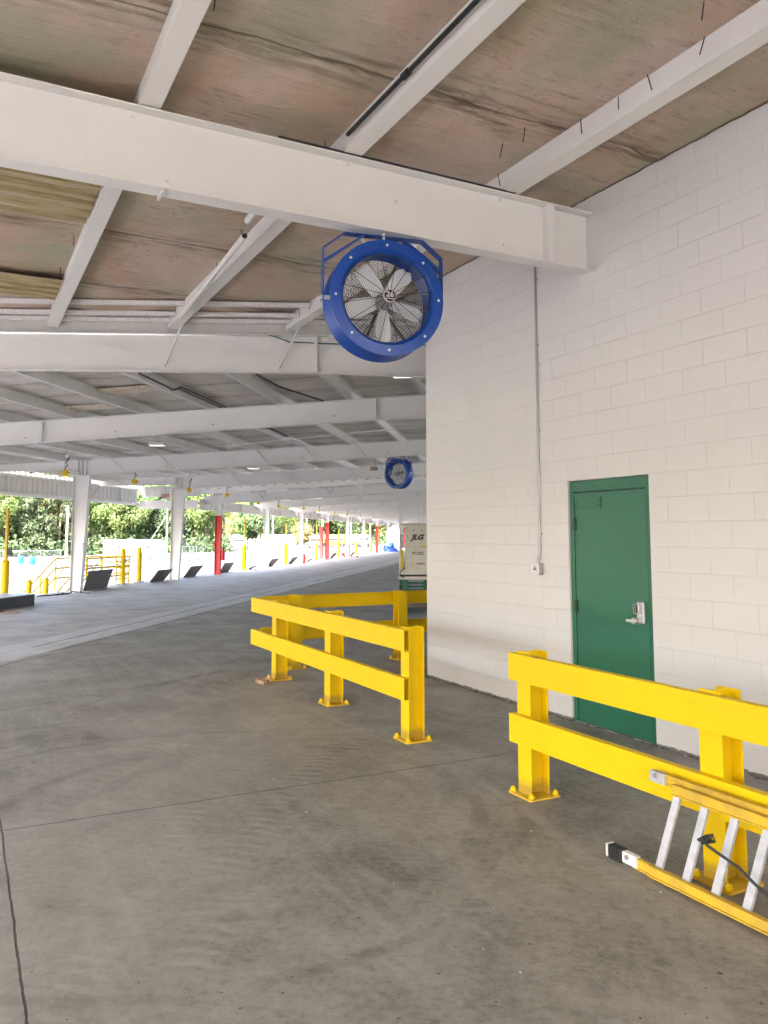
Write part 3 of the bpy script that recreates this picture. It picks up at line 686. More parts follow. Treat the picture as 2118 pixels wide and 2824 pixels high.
# colonnade roof, near part (al 11.. 33.6)
def ztA(lat): return 4.49 + .042*lat
def zbA(lat): return 3.49 + .048*(lat+12.6)
def ztB(lat): return 3.43 + .062*(lat+12.55)
def zbB(lat): return 3.07 + .060*(lat+12.55)
ALS_A = [15.5, 22.65, 29.85]; ALS_B = [34.0 + 7.15*k for k in range(19)]
RIGHT = 8.5
def brace(g, lat, zt, zb, s=1):
    MB().tube([(lat, -.02*s, zb+.09), (lat-.28, -.38*s, zt+.02)], .02, 6).tube([(lat-.01, -.02, zb+.09), (lat+.03, .0, zb+.07)], .026, 6).build('flange_brace', M['white_steel2'], g)
for i, a in enumerate(ALS_A):
    g = thing('roof_beam', ['long white roof beam without braces, third from the camera', 'white roof beam that carries the small blue fan and rests on the nearest dock column',
                            'white roof beam resting on the second dock column from the left'][i], 'roof beam', fC(0, a), RC, 'steel beams across the dock roof')
    LTa = -16.0
    i_beam(MB(), [(LTa, zbA(LTa)+.30, ztA(LTa)), (-12.95, zbA(-12.95)+.17, ztA(-12.95)), (-12.55, zbA(-12.55), ztA(-12.55)), (-2.6, zbA(-2.6)-.03, ztA(-2.6)), (RIGHT, zbA(-2.6)+.1, ztA(RIGHT))], .17).build('beam_body', M['white_steel'], g, bevel=.0015)
    for x in (-2.55, -9.6) if i == 0 else (-2.6,): MB().box(x-.012, x+.012, -.084, -.0045, zbA(x)+.02, ztA(x)-.013).build('stiffener', M['white_steel'], g)
    if i: 
        for x in (-15.2, -11.4, -9.85, -6.95, -5.5, -4.05) if i == 1 else (-15, -10.2, -8.2, -5.6): brace(g, x, ztA(x), zbA(x) if x > -13 else zbA(x)+.2)
    b = MB()
    for x in (-10., -8., -5.9, -3.4): b.lathe([(0, 0), (.016, 0), (.01, .01), (0, .01)], Matrix.Translation((x, -.0045, zbA(x)+.12)) @ rot_to((0, -1, 0)), 6)
    b.build('bolt', M['dark_steel'], g)
# far beams : build one, copy
def far_beam(depth_hint=0):
    g = thing('roof_beam', 'x', 'roof beam', fC(0, 0), RC, 'steel beams across the dock roof')
    i_beam(MB(), [(-13.3, zbB(-13.3)+.02, ztB(-13.3)), (-12.5, zbB(-12.5), ztB(-12.5)), (RIGHT, zbB(RIGHT)-.15, ztB(RIGHT))], .16).build('beam_body', M['white_steel'], g)
    for x in (-10.6, -7.6, -4.6): MB().tube([(x-.16, -.1, ztB(x)), (x, -.02, zbB(x)+.1), (x+.16, -.1, ztB(x))], .013, 5).build('flange_brace', M['steel'], g)
    return g
fb = far_beam(); fbt = CH(fb)
for i, a in enumerate(ALS_B):
    o = fb if i == 0 else copy_tree(fb, None, fbt)
    o.location = fC(0, a)
    o['label'] = 'white roof beam where the dock roof steps down at the first red column' if i == 0 else 'far white roof beam, %s beyond the roof step' % ORD[i-1]
# stepped frame above the first far beam : slotted header with hangers
sh = thing('slotted_header', 'white slotted header beam on hangers where the roof steps down', 'roof beam', fC(0, 33.55), RC)
b = MB()
def tilt_box(mb, x0, x1, y0, y1, f0, f1):
    vs = [Vector((x, y, z)) for x in (x0, x1) for y in (y0, y1) for z in (f0(x), f1(x))]
    mb._add(vs, [(0, 1, 3, 2), (4, 6, 7, 5), (0, 4, 5, 1), (2, 3, 7, 6), (0, 2, 6, 4), (1, 5, 7, 3)])
tilt_box(b, -15.9, RIGHT, -.03, .03, lambda x: 3.46+.05*(x+13.5), lambda x: 3.74+.05*(x+13.5))
b.build('header_body', M['white_steel'], sh)
x = -15.5
while x < -1.5: MB().box(x, x+.16, -.034, -.0305, 3.66+.05*(x+13.5), 3.685+.05*(x+13.5)).build('slot', M['dark_steel'], sh); x += .5
for x in [-12.2, -10.3, -8.1, -6.1, -4.1, -2.2]: MB().box(x-.035, x+.035, -.04, .04, zbB(x)+.0, 3.45+.05*(x+13.5)).build('hanger', M['white_steel'], sh, bevel=.004)

# roof planes of the colonnade
def purlins(lats, a0, a1, fz, grp, word, h=.2):
    for i, lt in enumerate(lats):
        g = thing('roof_purlin', 'white purlin running along the dock %s, %s from the open edge' % (word, ORD[i]), 'purlin', fC(lt, 0), RC, grp)
        s = a0(lt) if callable(a0) else a0
        b = MB(); w = .075; z0 = fz(lt)+.004; z1 = z0+h-.01
        b.box(-.0035, .0035, s, a1, z0, z1); b.box(-w, -.0036, s, a1, z0, z0+.006); b.box(-w, -w+.005, s, a1, z0+.006, z0+.03); b.box(.0036, w, s, a1, z1-.006, z1)
        b.build('purlin_body', M['white_steel2'], g)
def al_at_beam2(lt):
    p = fC(lt, 0); n = Vector((-YE.y, YE.x, 0)); return -(p - YB).dot(n)/CA.dot(n)
purlins([-16.0+.12, -14.75, -13.3, -11.78, -10.3, -8.85, -7.40, -5.95, -4.46, -3.05, -1.6, -.1, 1.4], lambda l: al_at_beam2(l)+.12, 33.45, ztA, 'purlins under the sloping roof', 'under the sloping roof')
purlins([-12.9, -11.2, -9.5, -7.8, -6.1, -4.4, -2.7, -1.0], 34.05, 162.5, ztB, 'purlins under the far roof', 'under the far roof')
def roof_plane(name, label, lat0, lat1, a0, a1, fz, part_mat, seamed=True):
    g = thing(name, label, 'roof', fC(0, 0), RC)
    b = MB()
    nl = int((lat1-lat0)/.29); 
    def P(s, t_):
        lt = lat0 + s*(lat1-lat0); st = a0(lt) if callable(a0) else a0; al = st + t_*(a1-st)
        z = fz(lt) + .20 - .022*abs(math.sin(PI*(al-2.)/2.4))*abs(math.sin(PI*(lt+16)/1.46)) - .004*math.sin(al*5+lt*2)
        return (lt, al, z)
    b.grid(P, nl, int((a1 - 14)/.3) if a1 < 60 else 140)
    b.build('insulation', part_mat, g, smooth='all', fixn=False)
    b = MB(); A0 = [a0(l) if callable(a0) else a0 for l in (lat0, lat1)]
    vs = [Vector((lat0, A0[0], fz(lat0)+.24)), Vector((lat1, A0[1], fz(lat1)+.24)), Vector((lat1, a1, fz(lat1)+.24)), Vector((lat0, a1, fz(lat0)+.24))]
    vs += [v + Vector((0, 0, .08)) for v in vs]
    b._add(vs, [(0, 3, 2, 1), (4, 5, 6, 7), (0, 1, 5, 4), (1, 2, 6, 5), (2, 3, 7, 6), (3, 0, 4, 7)]); b.build('deck', M['ribs_white'], g)
    return g
rA = roof_plane('roof', 'sloping pale roof over the middle of the dock', -16.05, RIGHT+.3, lambda l: al_at_beam2(l)+.03, 33.5, ztA, M['fabric_far'])
rB = roof_plane('roof', 'long lower roof over the far part of the dock', -13.45, RIGHT+.3, 33.62, 164., ztB, M['fabric_far'])
# patches of stained ribbed deck
b = MB()
for (l0, l1, a_, n_) in ((-7.35, -6.05, 13.5, 3), (-5.85, -4.55, 18.3, 4), (-8.8, -7.5, 14.9, 3)):
    for k in range(n_):
        y = a_ + k*.19
        for (ya, da, yb, db) in ((y, 0, y+.04, -.035), (y+.04, -.035, y+.10, -.035), (y+.10, -.035, y+.14, 0), (y+.14, 0, y+.19, 0)):
            b._add([Vector((l0, ya, ztA(l0)+.165+da)), Vector((l1, ya, ztA(l1)+.165+da)), Vector((l1, yb, ztA(l1)+.165+db)), Vector((l0, yb, ztA(l0)+.165+db))], [(0, 1, 2, 3)])
b.build('exposed_deck', M['ribs_mid'], rA, fixn=False)
# cables and bars under the sloping roof
g = thing('ceiling_conduit', 'pair of dark conduits on a purlin with a stepped bend', 'conduit', fC(-5.9, 0), RC)
MB().tube([(-.02, 12.2, 4.33), (-.02, 13.6, 4.30), (.05, 13.75, 4.38), (.05, 17.5, 4.38), (.05, 21., 4.36)], .014, 6).tube([(-.06, 12.2, 4.30), (-.06, 13.5, 4.27), (.01, 13.7, 4.35), (.01, 21., 4.34)], .012, 6).build('pipe', M['wire'], g)
g = thing('ceiling_conduit', 'single black conduit slanting under the sloping roof between two purlins', 'conduit', fC(0, 0), RC)
MB().tube([(-4.02, 12.35, 4.30), (-3.95, 13.5, 4.29), (-3.6, 15.4, 4.34)], .017, 6).build('pipe', M['black'], g)
g = thing('tie_rod', 'long thin white tie rod crossing below the sloping roof', 'rod', fC(0, 0), RC)
MB().tube([(-7.0, 19.3, 3.93), (-3.8, 18.6, 4.09), (-1.5, 18.2, 4.2)], .012, 6).build('rod', M['white_steel'], g)

# ------------------------------------------------------------------ fascia and headers
fa = thing('fascia', 'pale ribbed metal fascia along the open dock edge, above the trees', 'fascia', fC(-16.02, 0), RC)
b = MB(); y = al_at_beam2(-16)+.2; prof = []
while y < 33.3: prof += [(0, y), (0, y+.2), (-.035, y+.235), (-.035, y+.27)]; y += .305
for (xa, ya), (xb, yb) in zip(prof, prof[1:]):
    b._add([Vector((xa, ya, 3.10)), Vector((xb, yb, 3.10)), Vector((xb, yb, 3.80)), Vector((xa, ya, 3.80))], [(0, 1, 2, 3)])
b.build('ribbed_panel', M['white_steel2'], fa, fixn=False)
MB().box(-.07, .06, al_at_beam2(-16)+.2, 33.35, 2.99, 3.10).build('trim', M['white_steel'], fa, bevel=.006)
MB().box(-.07, .05, al_at_beam2(-16)+.2, 33.35, 3.625, 3.70).build('trim', M['white_steel'], fa, bevel=.006)
b = MB()
for k in range(9): b.box(.08+k*.31, .30+k*.31, 33.32, 33.35, 3.38, 3.80); b.box(.30+k*.31, .39+k*.31, 33.29, 33.32, 3.38, 3.80)
b.build('end_panel', M['white_steel2'], fa); MB().box(.08, 2.72, 33.28, 33.36, 2.84, 3.20).build('end_header', M['white_steel'], fa)
for a_ in (23.9, 28.4, 31.6): MB().box(.02, .08, a_-.03, a_+.03, 3.105, 3.62).build('girt_post', M['white_steel'], fa)
MB().tube([(.1, 29.2, 3.12), (.1, 29.9, 3.60)], .03, 6).build('diagonal_brace', M['white_steel'], fa)
he = thing('eave_header', 'long white header beam on the outer side of the far columns', 'header beam', fC(-13.25, 0), RC)
i2 = MB()
for (z0, z1, x0, x1) in ((2.80, 2.815, -.09, .09), (2.815, 3.22, -.006, .006), (3.22, 3.235, -.09, .09)): i2.box(x0, x1, 33.4, 163.5, z0, z1)
i2.build('header_body', M['white_steel'], he)
for k in range(18):
    a_ = 34+7.15*k
    for o_ in (2.2, 4.8): MB().box(.007, .085, a_+o_-.01, a_+o_+.01, 2.818, 3.218).build('stiffener', M['white_steel'], he)
    if k > 12: continue

# near edge header along the turned dock edge (out of the picture on the left) and its columns
ne = thing('eave_header', 'unseen white header beam along the turned dock edge, deepened to block sky light', 'header beam', fW(0, 11.5), RW)
MB().box(u_at_beam2(11.5), 20.2, -.08, .08, 3.1, 4.68).build('header_body', M['white_steel'], ne)  # unseen beam, made deep to hold low sky light off the block wall

# ------------------------------------------------------------------ dock columns
def column_mesh(w_bot, w_top, ztop, zlo=0., fl=.16, white_from=None):
    """tapered I column: web in the local xz plane, outer flange at x=0 (toward the yard), inner flange leaning"""
    b = MB(); t = .012
    def wx(z): return w_bot + (w_top-w_bot)*z/ztop
    def seg(mb, z0, z1):
        mb.box(0, t, -fl/2, fl/2, z0, z1)
        for (ya, yb, xo0, xo1) in ((-fl/2, fl/2, -t, 0),):
            vs = [Vector((wx(z)+xo, y, z)) for z in (z0, z1) for y in (ya, yb) for xo in (xo0, xo1)]
            mb._add(vs, [(0, 1, 3, 2), (4, 6, 7, 5), (0, 4, 5, 1), (2, 3, 7, 6), (0, 2, 6, 4), (1, 5, 7, 3)])
        vs = [Vector((x, y, z)) for z in (z0, z1) for y in (-.005, .005) for x in (t, wx(z)-t)]
        mb._add(vs, [(0, 1, 3, 2), (4, 6, 7, 5), (0, 4, 5, 1), (2, 3, 7, 6), (0, 2, 6, 4), (1, 5, 7, 3)])
    return seg
COLS = [('w', a) for a in ALS_A[1:]] + [('f', a) for a in ALS_B]
wcol = None; fcol = {}
def big_column(g):
    seg = column_mesh(.34, .52, 3.47); b = MB(); seg(b, .012, 3.47); b.build('column_body', M['white_steel'], g, bevel=.002)
    MB().box(-.03, .40, -.12, .12, .001, .012).build('base_plate', M['steel'], g)
    MB().box(-.05, .56, -.10, .10, 3.472, 3.492).build('cap_plate', M['white_steel'], g)
    for x in (.13, .26, .40): MB().box(x-.006, x+.006, -.085, -.0055, 3.494, ztA(-12.7)-.014).build('stiffener', M['white_steel'], g)
for i, a in enumerate(ALS_A[1:]):
    g = thing('column', ['tapered white dock column nearest the camera, beside the yellow stair rail', 'tapered white dock column between two yellow bollards and the first red column'][i], 'column', fC(-12.95, a), RC, 'dock edge columns')
    big_column(g)
    if i == 0:
        MB().box(.36, .39, -.06, .0, 1.42, 1.47).build('red_box', M['red'], g); MB().tube([(.37, -.04, 1.2), (.38, -.06, 1.3), (.37, -.04, 1.4)], .008, 5).build('cable', M['wire'], g)
    else:
        MB().lathe([(.03, 0), (.05, .04), (.11, .12), (.115, .12), (.05, .03), (0, .0)], Matrix.Translation((.44, -.02, 1.42)) @ rot_to((.9, -.35, .0)), 14).build('horn', M['white'], g, smooth=True)
RED = {0, 3, 6, 9, 12, 15}
red_words = ['nearest red-painted dock column, with a fire extinguisher hung beside it', 'second red-painted dock column, doubled by a red downpipe', 'third red-painted dock column, just left of the blue tarp pile']
proto = {}
nw = 0
for i, a in enumerate(ALS_B):
    red = i in RED
    if red not in proto:
        g = thing('column', 'x', 'column', fC(-12.72, a), RC, 'dock edge columns')
        seg = column_mesh(.25, .27, 3.05)
        if red:
            b = MB(); seg(b, .012, 2.55); b.build('column_body', M['red'], g); b = MB(); seg(b, 2.551, 3.06); b.build('column_head', M['white_steel'], g)
            MB().box(-.07, .0, -.09, .0, 1.22, 1.42).build('switch_box', M['red'], g, bevel=.004)
        else:
            b = MB(); seg(b, .012, 3.06); b.build('column_body', M['white_steel'], g)
        MB().box(-.05, .31, -.12, .12, .001, .012).build('base_plate', M['steel'] if not red else M['red'], g)
        MB().tube([(.26, -.02, 2.75), (.55, -.02, 3.09)], .022, 6).build('knee_brace', M['white_steel'], g)
        MB().box(-.22, -.10, -.03, .03, 2.85, 3.2).build('bracket', M['white_steel'], g)
        proto[red] = (g, CH(g)); o = g
    else:
        o = copy_tree(proto[red][0], None, proto[red][1]); o.location = fC(-12.72, a)
    if red:
        k = i//3; o['label'] = red_words[k] if k < 3 else 'tiny red dock column far down the dock, %s of the red ones' % ORD[k]
    else:
        nw += 1; o['label'] = 'slim white dock column, %s of its kind from the camera' % ORD[nw-1]
dp = thing('downpipe', 'red rectangular downpipe beside the second red column', 'pipe', fC(-12.72-.28, ALS_B[3]), RC)
MB().box(-.14, .12, -.09, .09, .02, 2.3).build('pipe', M['red'], dp, bevel=.01); MB().box(-.15, .14, -.1, .1, .9, 1.0).build('band', M['red'], dp)
# near-edge columns (turned part)
for k, uu in enumerate((3.0, 10.2, 17.4)):
    g = thing('column', ['white column under the left end of the fan beam', 'white column left of the camera position', 'white column behind the camera position'][k], 'column', fW(uu, 9.85), RW, 'dock edge columns')
    seg = column_mesh(.3, .34, 4.1); b = MB(); seg(b, .012, 4.10 if k == 0 else 4.19); b.build('column_body', M['white_steel'], g); MB().box(-.05, .36, -.12, .12, .001, .012).build('base_plate', M['steel'], g)
# interior pipe columns behind the lift
for k, a in enumerate(ALS_B[1:8]):
    lt = -5.33 if k else -5.5
    g = thing('column', 'white round interior post rising behind the scissor lift, %s from the camera' % ORD[k], 'column', fC(lt, a), RC, 'interior posts')
    MB().tube([(0, 0, .012), (0, 0, zbB(lt)-.02)], .095, 14).build('post', M['white_steel'], g, smooth=True)
    MB().box(-.15, .15, -.15, .15, zbB(lt)-.02, zbB(lt)-.004).build('cap_plate', M['white_steel'], g)

# ------------------------------------------------------------------ fans
def make_fan(label, loc, rz, tilt=0):
    """front faces local -y; z=0 at hub centre"""
    g = thing('fan', label, 'fan', loc, rz, 'blue drum fans under the beams')
    Ro, Ri, dp = .466, .356, .135
    T = rot_to((0, -1, 0))      # lathe z -> -y (front)
    dr = MB().lathe([(Ro-.012, -dp), (Ro, -dp), (Ro, -dp+.012), (Ro-.055, -dp+.10), (Ro-.06, 0), (Ro-.055, dp-.09), (Ro, dp-.012), (Ro, dp), (Ri+.03, dp+.012), (Ri, dp-.02), (Ri, dp-.06), (Ri+.045, dp-.12), (Ri+.048, -dp+.10), (Ri+.03, -dp)], T, 64, closed=True).build('drum', M['fan_blue'], g, smooth=True)
    for k in range(8):
        b = MB(); a = 2*PI*k/8 + .02; b.lathe([(0, 0), (.011, 0), (.011, .006), (.006, .012), (0, .012)], Matrix.Translation((.422*math.cos(a), -dp-.006, .422*math.sin(a))) @ T, 10)
        b.build('screw', M['white'], g)
    # front guard: rings and radial wires (a shallow dome)
    def dome(r): return -dp-.010 - .035*(1-(r/Ri)**2)
    b = MB(); nr = 24
    for k in range(nr):
        r = .045 + (Ri-.002-.045)*k/(nr-1)
        pts = [(r*math.cos(2*PI*j/40), dome(r), r*math.sin(2*PI*j/40)) for j in range(41)]
        b.tube(pts, .0014, 4, caps=False)
    b.build('guard_rings', M['wire'], g)
    b = MB()
    for k in range(16):
        a = 2*PI*(k+.5)/16
        b.tube([(r*math.cos(a), dome(r)-.002, r*math.sin(a)) for r in (.03, .12, .22, .3, .345, .38)], .0024, 4)
    b.build('guard_spokes', M['wire'], g)
    # rear guard mesh
    b = MB(); nr = 15
    for k in range(nr):
        r = .06 + (Ri+.02-.06)*k/(nr-1); b.tube([(r*math.cos(2*PI*j/36), dp+.012, r*math.sin(2*PI*j/36)) for j in range(37)], .0016, 4, caps=False)
    for k in range(28):
        a = 2*PI*k/28; b.tube([(.06*math.cos(a), dp+.014, .06*math.sin(a)), ((Ri+.03)*math.cos(a), dp+.014, (Ri+.03)*math.sin(a))], .0016, 4)
    b.build('rear_guard', M['wire'], g)
    # blades
    for k in range(5):
        a0 = -PI/2 + 2*PI*k/5
        b = MB(); n = 10
        def P(s, t_):
            r = .055 + s*(.335-.055); wv = (.10 + .10*s)*(1 - .18*s*s) ; wv *= (1 - .62*max(0, (s-.7)/.3)**2.2); off = (t_-.5)*2*wv*.5
            cam = .018*math.sin(PI*t_); pit = (.55 - .25*s)
            x = off*math.cos(pit); y = off*math.sin(pit) + cam
            ca, sa = math.cos(a0), math.sin(a0)
            return (r*ca - x*sa, y-.02, r*sa + x*ca)
        b.grid(P, n, 6); o = b.build('blade', M['blade'], g, smooth='all', fixn=False); m = o.modifiers.new('Solidify', 'SOLIDIFY'); m.thickness = .003
    MB().lathe([(0, .06), (.06, .06), (.07, .04), (.07, -.03), (.05, -.04), (0, -.04)], T, 24).build('hub', M['steel'], g, smooth=True)
    MB().lathe([(0, -.04), (.085, -.045), (.085, -.14), (.07, -.155), (0, -.155)], T, 24).build('motor', M['dark_steel'], g, smooth=True)
    b = MB()
    for a in (R(68), R(200), R(248), R(-52)):
        b.tube([(.07*math.cos(a), .10, .07*math.sin(a)), (.42*math.cos(a), .10, .42*math.sin(a))], .011, 4)
    b.build('motor_strut', M['dark_steel'], g)
    yb = dome(0)-.004
    bd = MB().lathe([(0, .006), (.050, .006), (.052, .0), (0, .0)], Matrix.Translation((0, yb, 0)) @ T, 32).build('badge', M['white'], g)
    MB().lathe([(0, .009), (.046, .009), (.046, .0065), (0, .0065)], Matrix.Translation((0, yb, 0)) @ T, 32).build('badge_face', M['ink'], bd)
    put_text('26', .060, M['white'], bd, Matrix.Translation((0, yb-.0105, .008)) @ Matrix.Rotation(PI/2, 4, 'X'), depth=.001, bold=.001, sx=1.1)
    MB().box(-.036, .036, yb-.0105, yb-.0095, -.028, -.022).build('badge_line', M['white'], bd)
    # yoke
    yw, zt, hw, t = .50, .535, .33, .006; W = .04
    P2 = [(-yw, -.02), (-yw, .40), (-hw, zt), (hw, zt), (yw, .40), (yw, -.02)]
    b = MB()
    for (xa, za), (xb, zb_) in zip(P2, P2[1:]):
        dx, dz = xb-xa, zb_-za; L = math.hypot(dx, dz); nx, nz = dz/L*t, -dx/L*t
        b.prism([(xa, za), (xb, zb_), (xb+nx, zb_+nz), (xa+nx, za+nz)], 'y', -W, W)
    b.build('yoke', M['fan_blue'], g, bevel=.001)
    b = MB()
    for s in (-1, 1): b.prism([(s*yw*.985, .30), (s*hw*.55, zt-.012), (s*hw*.50, zt-.012), (s*yw*.985, .275)], 'y', -W+.004, W-.004)
    b.build('yoke_gusset', M['fan_blue'], g)
    for s in (-1, 1): MB().tube([(s*(yw+.012), 0, 0), (s*.415, 0, 0)], .016, 10).build('pivot_bolt', M['white'], g, smooth=True)
    MB().tube([(.0, -.02, zt-.03), (0, -.02, zt+.03)], .012, 8).build('bolt', M['white'], g)
    MB().tube([(-.18, .04, zt-.01), (-.12, .03, .46), (-.02, .02, .415)], .008, 6).build('cable', M['white'], g, smooth=True)
    return g
fan1 = make_fan('large blue drum fan with wire guard, hanging under the nearest beam', fW(3.0, 2.165, 3.574), math.atan2(WD.y, WD.x) + PI/2 - R(11))
fan2 = copy_tree(fan1); fan2['label'] = 'small-looking blue drum fan hanging farther off, near the wall edge'
fan2.location = fC(-3.06, 22.5, 3.42); fan2.rotation_euler = (0, 0, RC - R(30)); fan2.scale = (.9, .9, .9)
# floodlight beside fan 2
fl = thing('floodlight', 'brown floodlight on a thin arm left of the far fan', 'floodlight', fC(-3.75, 22.4, 3.52), RC + R(-12))
MB().prism([(-.10, 0), (.10, 0), (.075, .10), (-.075, .10)], 'y', -.08, .05).build('housing', M['dark_steel'], fl, bevel=.005)
MB().box(-.08, .08, -.084, -.0805, .012, .09).build('lens', M['wood'], fl)
MB().tube([(0, 0, .10), (.02, 0, .2), (.05, 0, .27)], .012, 6).tube([(0, 0, .2), (.6, 0, .22)], .01, 6).build('arm', M['steel'], fl)

# ------------------------------------------------------------------ bollards
def bollard(label, loc, h, r=.085, pole=0, base=False, skirt=False, group='yellow bollards along the dock edge'):
    g = thing('bollard', label, 'bollard', loc, RC, group)
    MB().lathe([(0, h), (r*.5, h-.005), (r*.87, h-.028), (r, h-.07), (r, .0), (0, .0)], None, 20).build('post', M['yellow'], g, smooth=True)
    if base: MB().lathe([(0, .05), (r+.05, .05), (r+.10, .03), (r+.11, .001), (0, .001)], None, 20).build('concrete_collar', M['white_wall_far'], g, smooth=True)
    if pole: MB().box(-.03, .03, -.03, .03, h-.02, h+pole).build('pole', M['yellow_dirty'] if pole > 1.1 else M['yellow'], g)
    return g
bollard('yellow bollard with a white collar, left one of the pair beside the stair rail', fC(-13.30, 26.62), 1.265, .088, base=True)
bollard('yellow bollard with a white collar, right one of the pair, beside a raised dock plate', fC(-13.26, 27.8), 1.265, .088, base=True)
g = bollard('thick yellow bollard at the left picture edge with a tall post and black flap', fC(-12.78, 19.17), 1.08, .095, pole=1.32)
MB().prism([(.04, 1.20), (.20, 1.16), (.15, 1.42), (.05, 1.38)], 'y', -.01, .01).build('flap', M['black'], g)
for k, (a, l_) in enumerate(((38.0, -12.75), (45.8, -12.85), (54.0, -13.0), (61.2, -13.0), (68.8, -13.05), (76.0, -13.0))):
    bollard('far yellow bollard %s, %s beyond the first red column' % ('with thin mast' if k < 5 else 'without mast', ORD[k]), fC(l_, a), 1.2, .1, pole=[1.35, 1.2, 1.2, .9, .7, 0][k])
for k, (a, l_, zt) in enumerate(((21.3, -13.45, .45), (22.15, -13.45, .46))):
    g = bollard(['short yellow bollard standing in the yard, left of the pair', 'short yellow bollard standing in the yard, right of the pair, rusty at its foot'][k], fC(l_, a, -1.2), zt+1.2, .075, group='short bollards in the yard')

# ------------------------------------------------------------------ raised dock plates and the leveller box
pl_al = [(22.9+.4, 24.75), (27.95, 29.15), (31.0, 32.2), (35.1, 36.3), (38.75, 39.75), (42.2, 43.4), (46.4, 47.5), (50.6, 51.7), (57.5, 58.7), (65., 66.2)]
lean = [(.18, .60), (.34, .43), (.34, .45), (.24, .44), (.38, .16), (.34, .42), (.36, .40), (.40, .2), (.36, .4), (.3, .3)]
for k, ((a0, a1), (dx, dz)) in enumerate(zip(pl_al, lean)):
    g = thing('dock_plate', '%s raised dark dock plate from the camera%s' % (ORD[k], [', beside the first column', ', beside the collared bollard', '', ', just past the red column', ', folded almost flat', '', '', ', folded low', '', ''][k]), 'dock plate', fC(-12.9, a0), RC, 'raised dock plates')
    L = a1-a0; b = MB(); b._add([Vector(p) for p in ((0, 0, .01), (0, L, .01), (dx, L+.04, dz), (dx, -.04, dz), (-.018, 0, .018), (-.018, L, .018), (dx-.02, L+.04, dz+.01), (dx-.02, -.04, dz+.01))],
                                   [(0, 1, 2, 3), (4, 7, 6, 5), (0, 4, 5, 1), (1, 5, 6, 2), (2, 6, 7, 3), (3, 7, 4, 0)])
    b.build('plate', M['dark_steel'], g)
    MB().tube([(-.01, 0, .014), (-.01, L, .014)], .014, 8).build('hinge', M['steel'], g)
lv = thing('dock_leveller', 'low black-faced dock leveller platform at the left picture edge', 'dock leveller', fC(-11.52, 16.1), RC)
MB().box(-1.3, 0, 0, 2.40, .001, .262).build('skirt', M['black'], lv, bevel=.006); MB().box(-1.32, .02, -.02, 2.42, .263, .28).build('deck_plate', M['steel'], lv)
g = thing('cardboard_scrap', 'torn flat cardboard scrap on the floor before the black leveller', 'debris', fC(-11.0, 16.55), RC + .25)
MB().prism([(-.28, -.05), (.1, -.12), (.33, -.02), (.30, .1), (-.05, .07), (-.25, .12)], 'z', .002, .012).build('sheet', M['wood'], g); MB().tube([(.0, 0, .012), (.03, .02, .07), (.1, .0, .03)], .008, 5).build('curl', M['wood'], g)
# black hose at the foot of the first column
g = thing('hose', 'black hose trailing on the floor at the foot of the nearest dock column', 'hose', fC(0, 0), RC)
MB().tube([(-12.95, 20.9, .02), (-12.8, 21.4, .02), (-12.6, 21.9, .03), (-12.65, 22.2, .06), (-12.5, 22.5, .03), (-12.3, 22.4, .02), (-12.15, 22.25, .02)], .018, 6).tube([(-12.75, 21.5, .025), (-12.6, 21.75, .03), (-12.72, 21.8, .05), (-12.6, 21.6, .05)], .022, 6).build('hose_body', M['black'], g)

# ------------------------------------------------------------------ yellow stair with railings outside the dock
st = thing('stair', 'yellow steel stair and railing outside the dock edge behind the nearest column', 'stair', fC(-13.35, 0), RC)
b = MB(); b.box(-1.1, 0, 24.3, 27.25, -.06, -.02); b.build('landing', M['steel'], st)
b = MB()
for k in range(7): b.box(-1.05, -.05, 24.3-.28*(k+1), 24.3-.28*k, -.17*(k+1)-.03, -.17*(k+1))
b.build('treads', M['steel'], st)
for x in (-.03, -1.1):
    b = MB()
    for z in (.95, .64, .32): b.tube([(x, 24.3, z), (x, 27.25, z)], .024, 8)
    for a_ in (24.3, 25.3, 26.3, 27.25): b.tube([(x, a_, -.05), (x, a_, .95)], .022, 8)
    b.tube([(x, 25.3, .95), (x, 24.3, .3)], .016, 6)
    b.build('railing', M['yellow'], st, smooth=True)
    b = MB()
    for o_ in (0., .30, .60): b.tube([(x, 24.3, .95-o_), (x, 22.2, .95-o_-1.2)], .02, 8)
    for a_ in (23.5, 22.35): b.tube([(x, a_, .95-(24.3-a_)*.571), (x, a_, -1.2)], .02, 8)
    b.build('stair_railing', M['yellow'], st, smooth=True)
b = MB()
for k in range(6): b.tube([(-1.1, 27.25, .95-.2*k), (-.03, 27.25, .95-.2*k)], .02, 6)
for k in range(6): b.tube([(-.03, 26.3, .8-.2*k), (-.03, 27.25, .8-.2*k)], .018, 6)
b.build('end_railing', M['yellow'], st)

# ------------------------------------------------------------------ chains
def chain(label, p, q, sag):
    g = thing('chain', label, 'chain', (0, 0, 0), 0, 'slack chains across the dock bays')
    p, q = Vector(p), Vector(q); pts = [p.lerp(q, s/14) - Vector((0, 0, sag*4*(s/14)*(1-s/14))) for s in range(15)]
    MB().tube(pts, .011, 5).build('links', M['chain'], g)
ch = [(22.9, 26.6, .95, .30), (27.75, 29.6, 1.0, .25), (30.1, 33.9, .95, .28), (34.2, 37.9, .85, .3), (38.1, 41., 1.05, .4), (41.4, 45.7, 1.05, .35), (46., 48.2, .95, .3), (48.6, 53.9, .95, .35), (54.2, 61., .95, .3), (61.4, 68.7, .95, .3)]
for k, (a, c, z, s) in enumerate(ch): chain('slack chain strung across a dock bay, %s from the camera' % ORD[k], fC(-13.0, a, z), fC(-13.0, c, z), s)

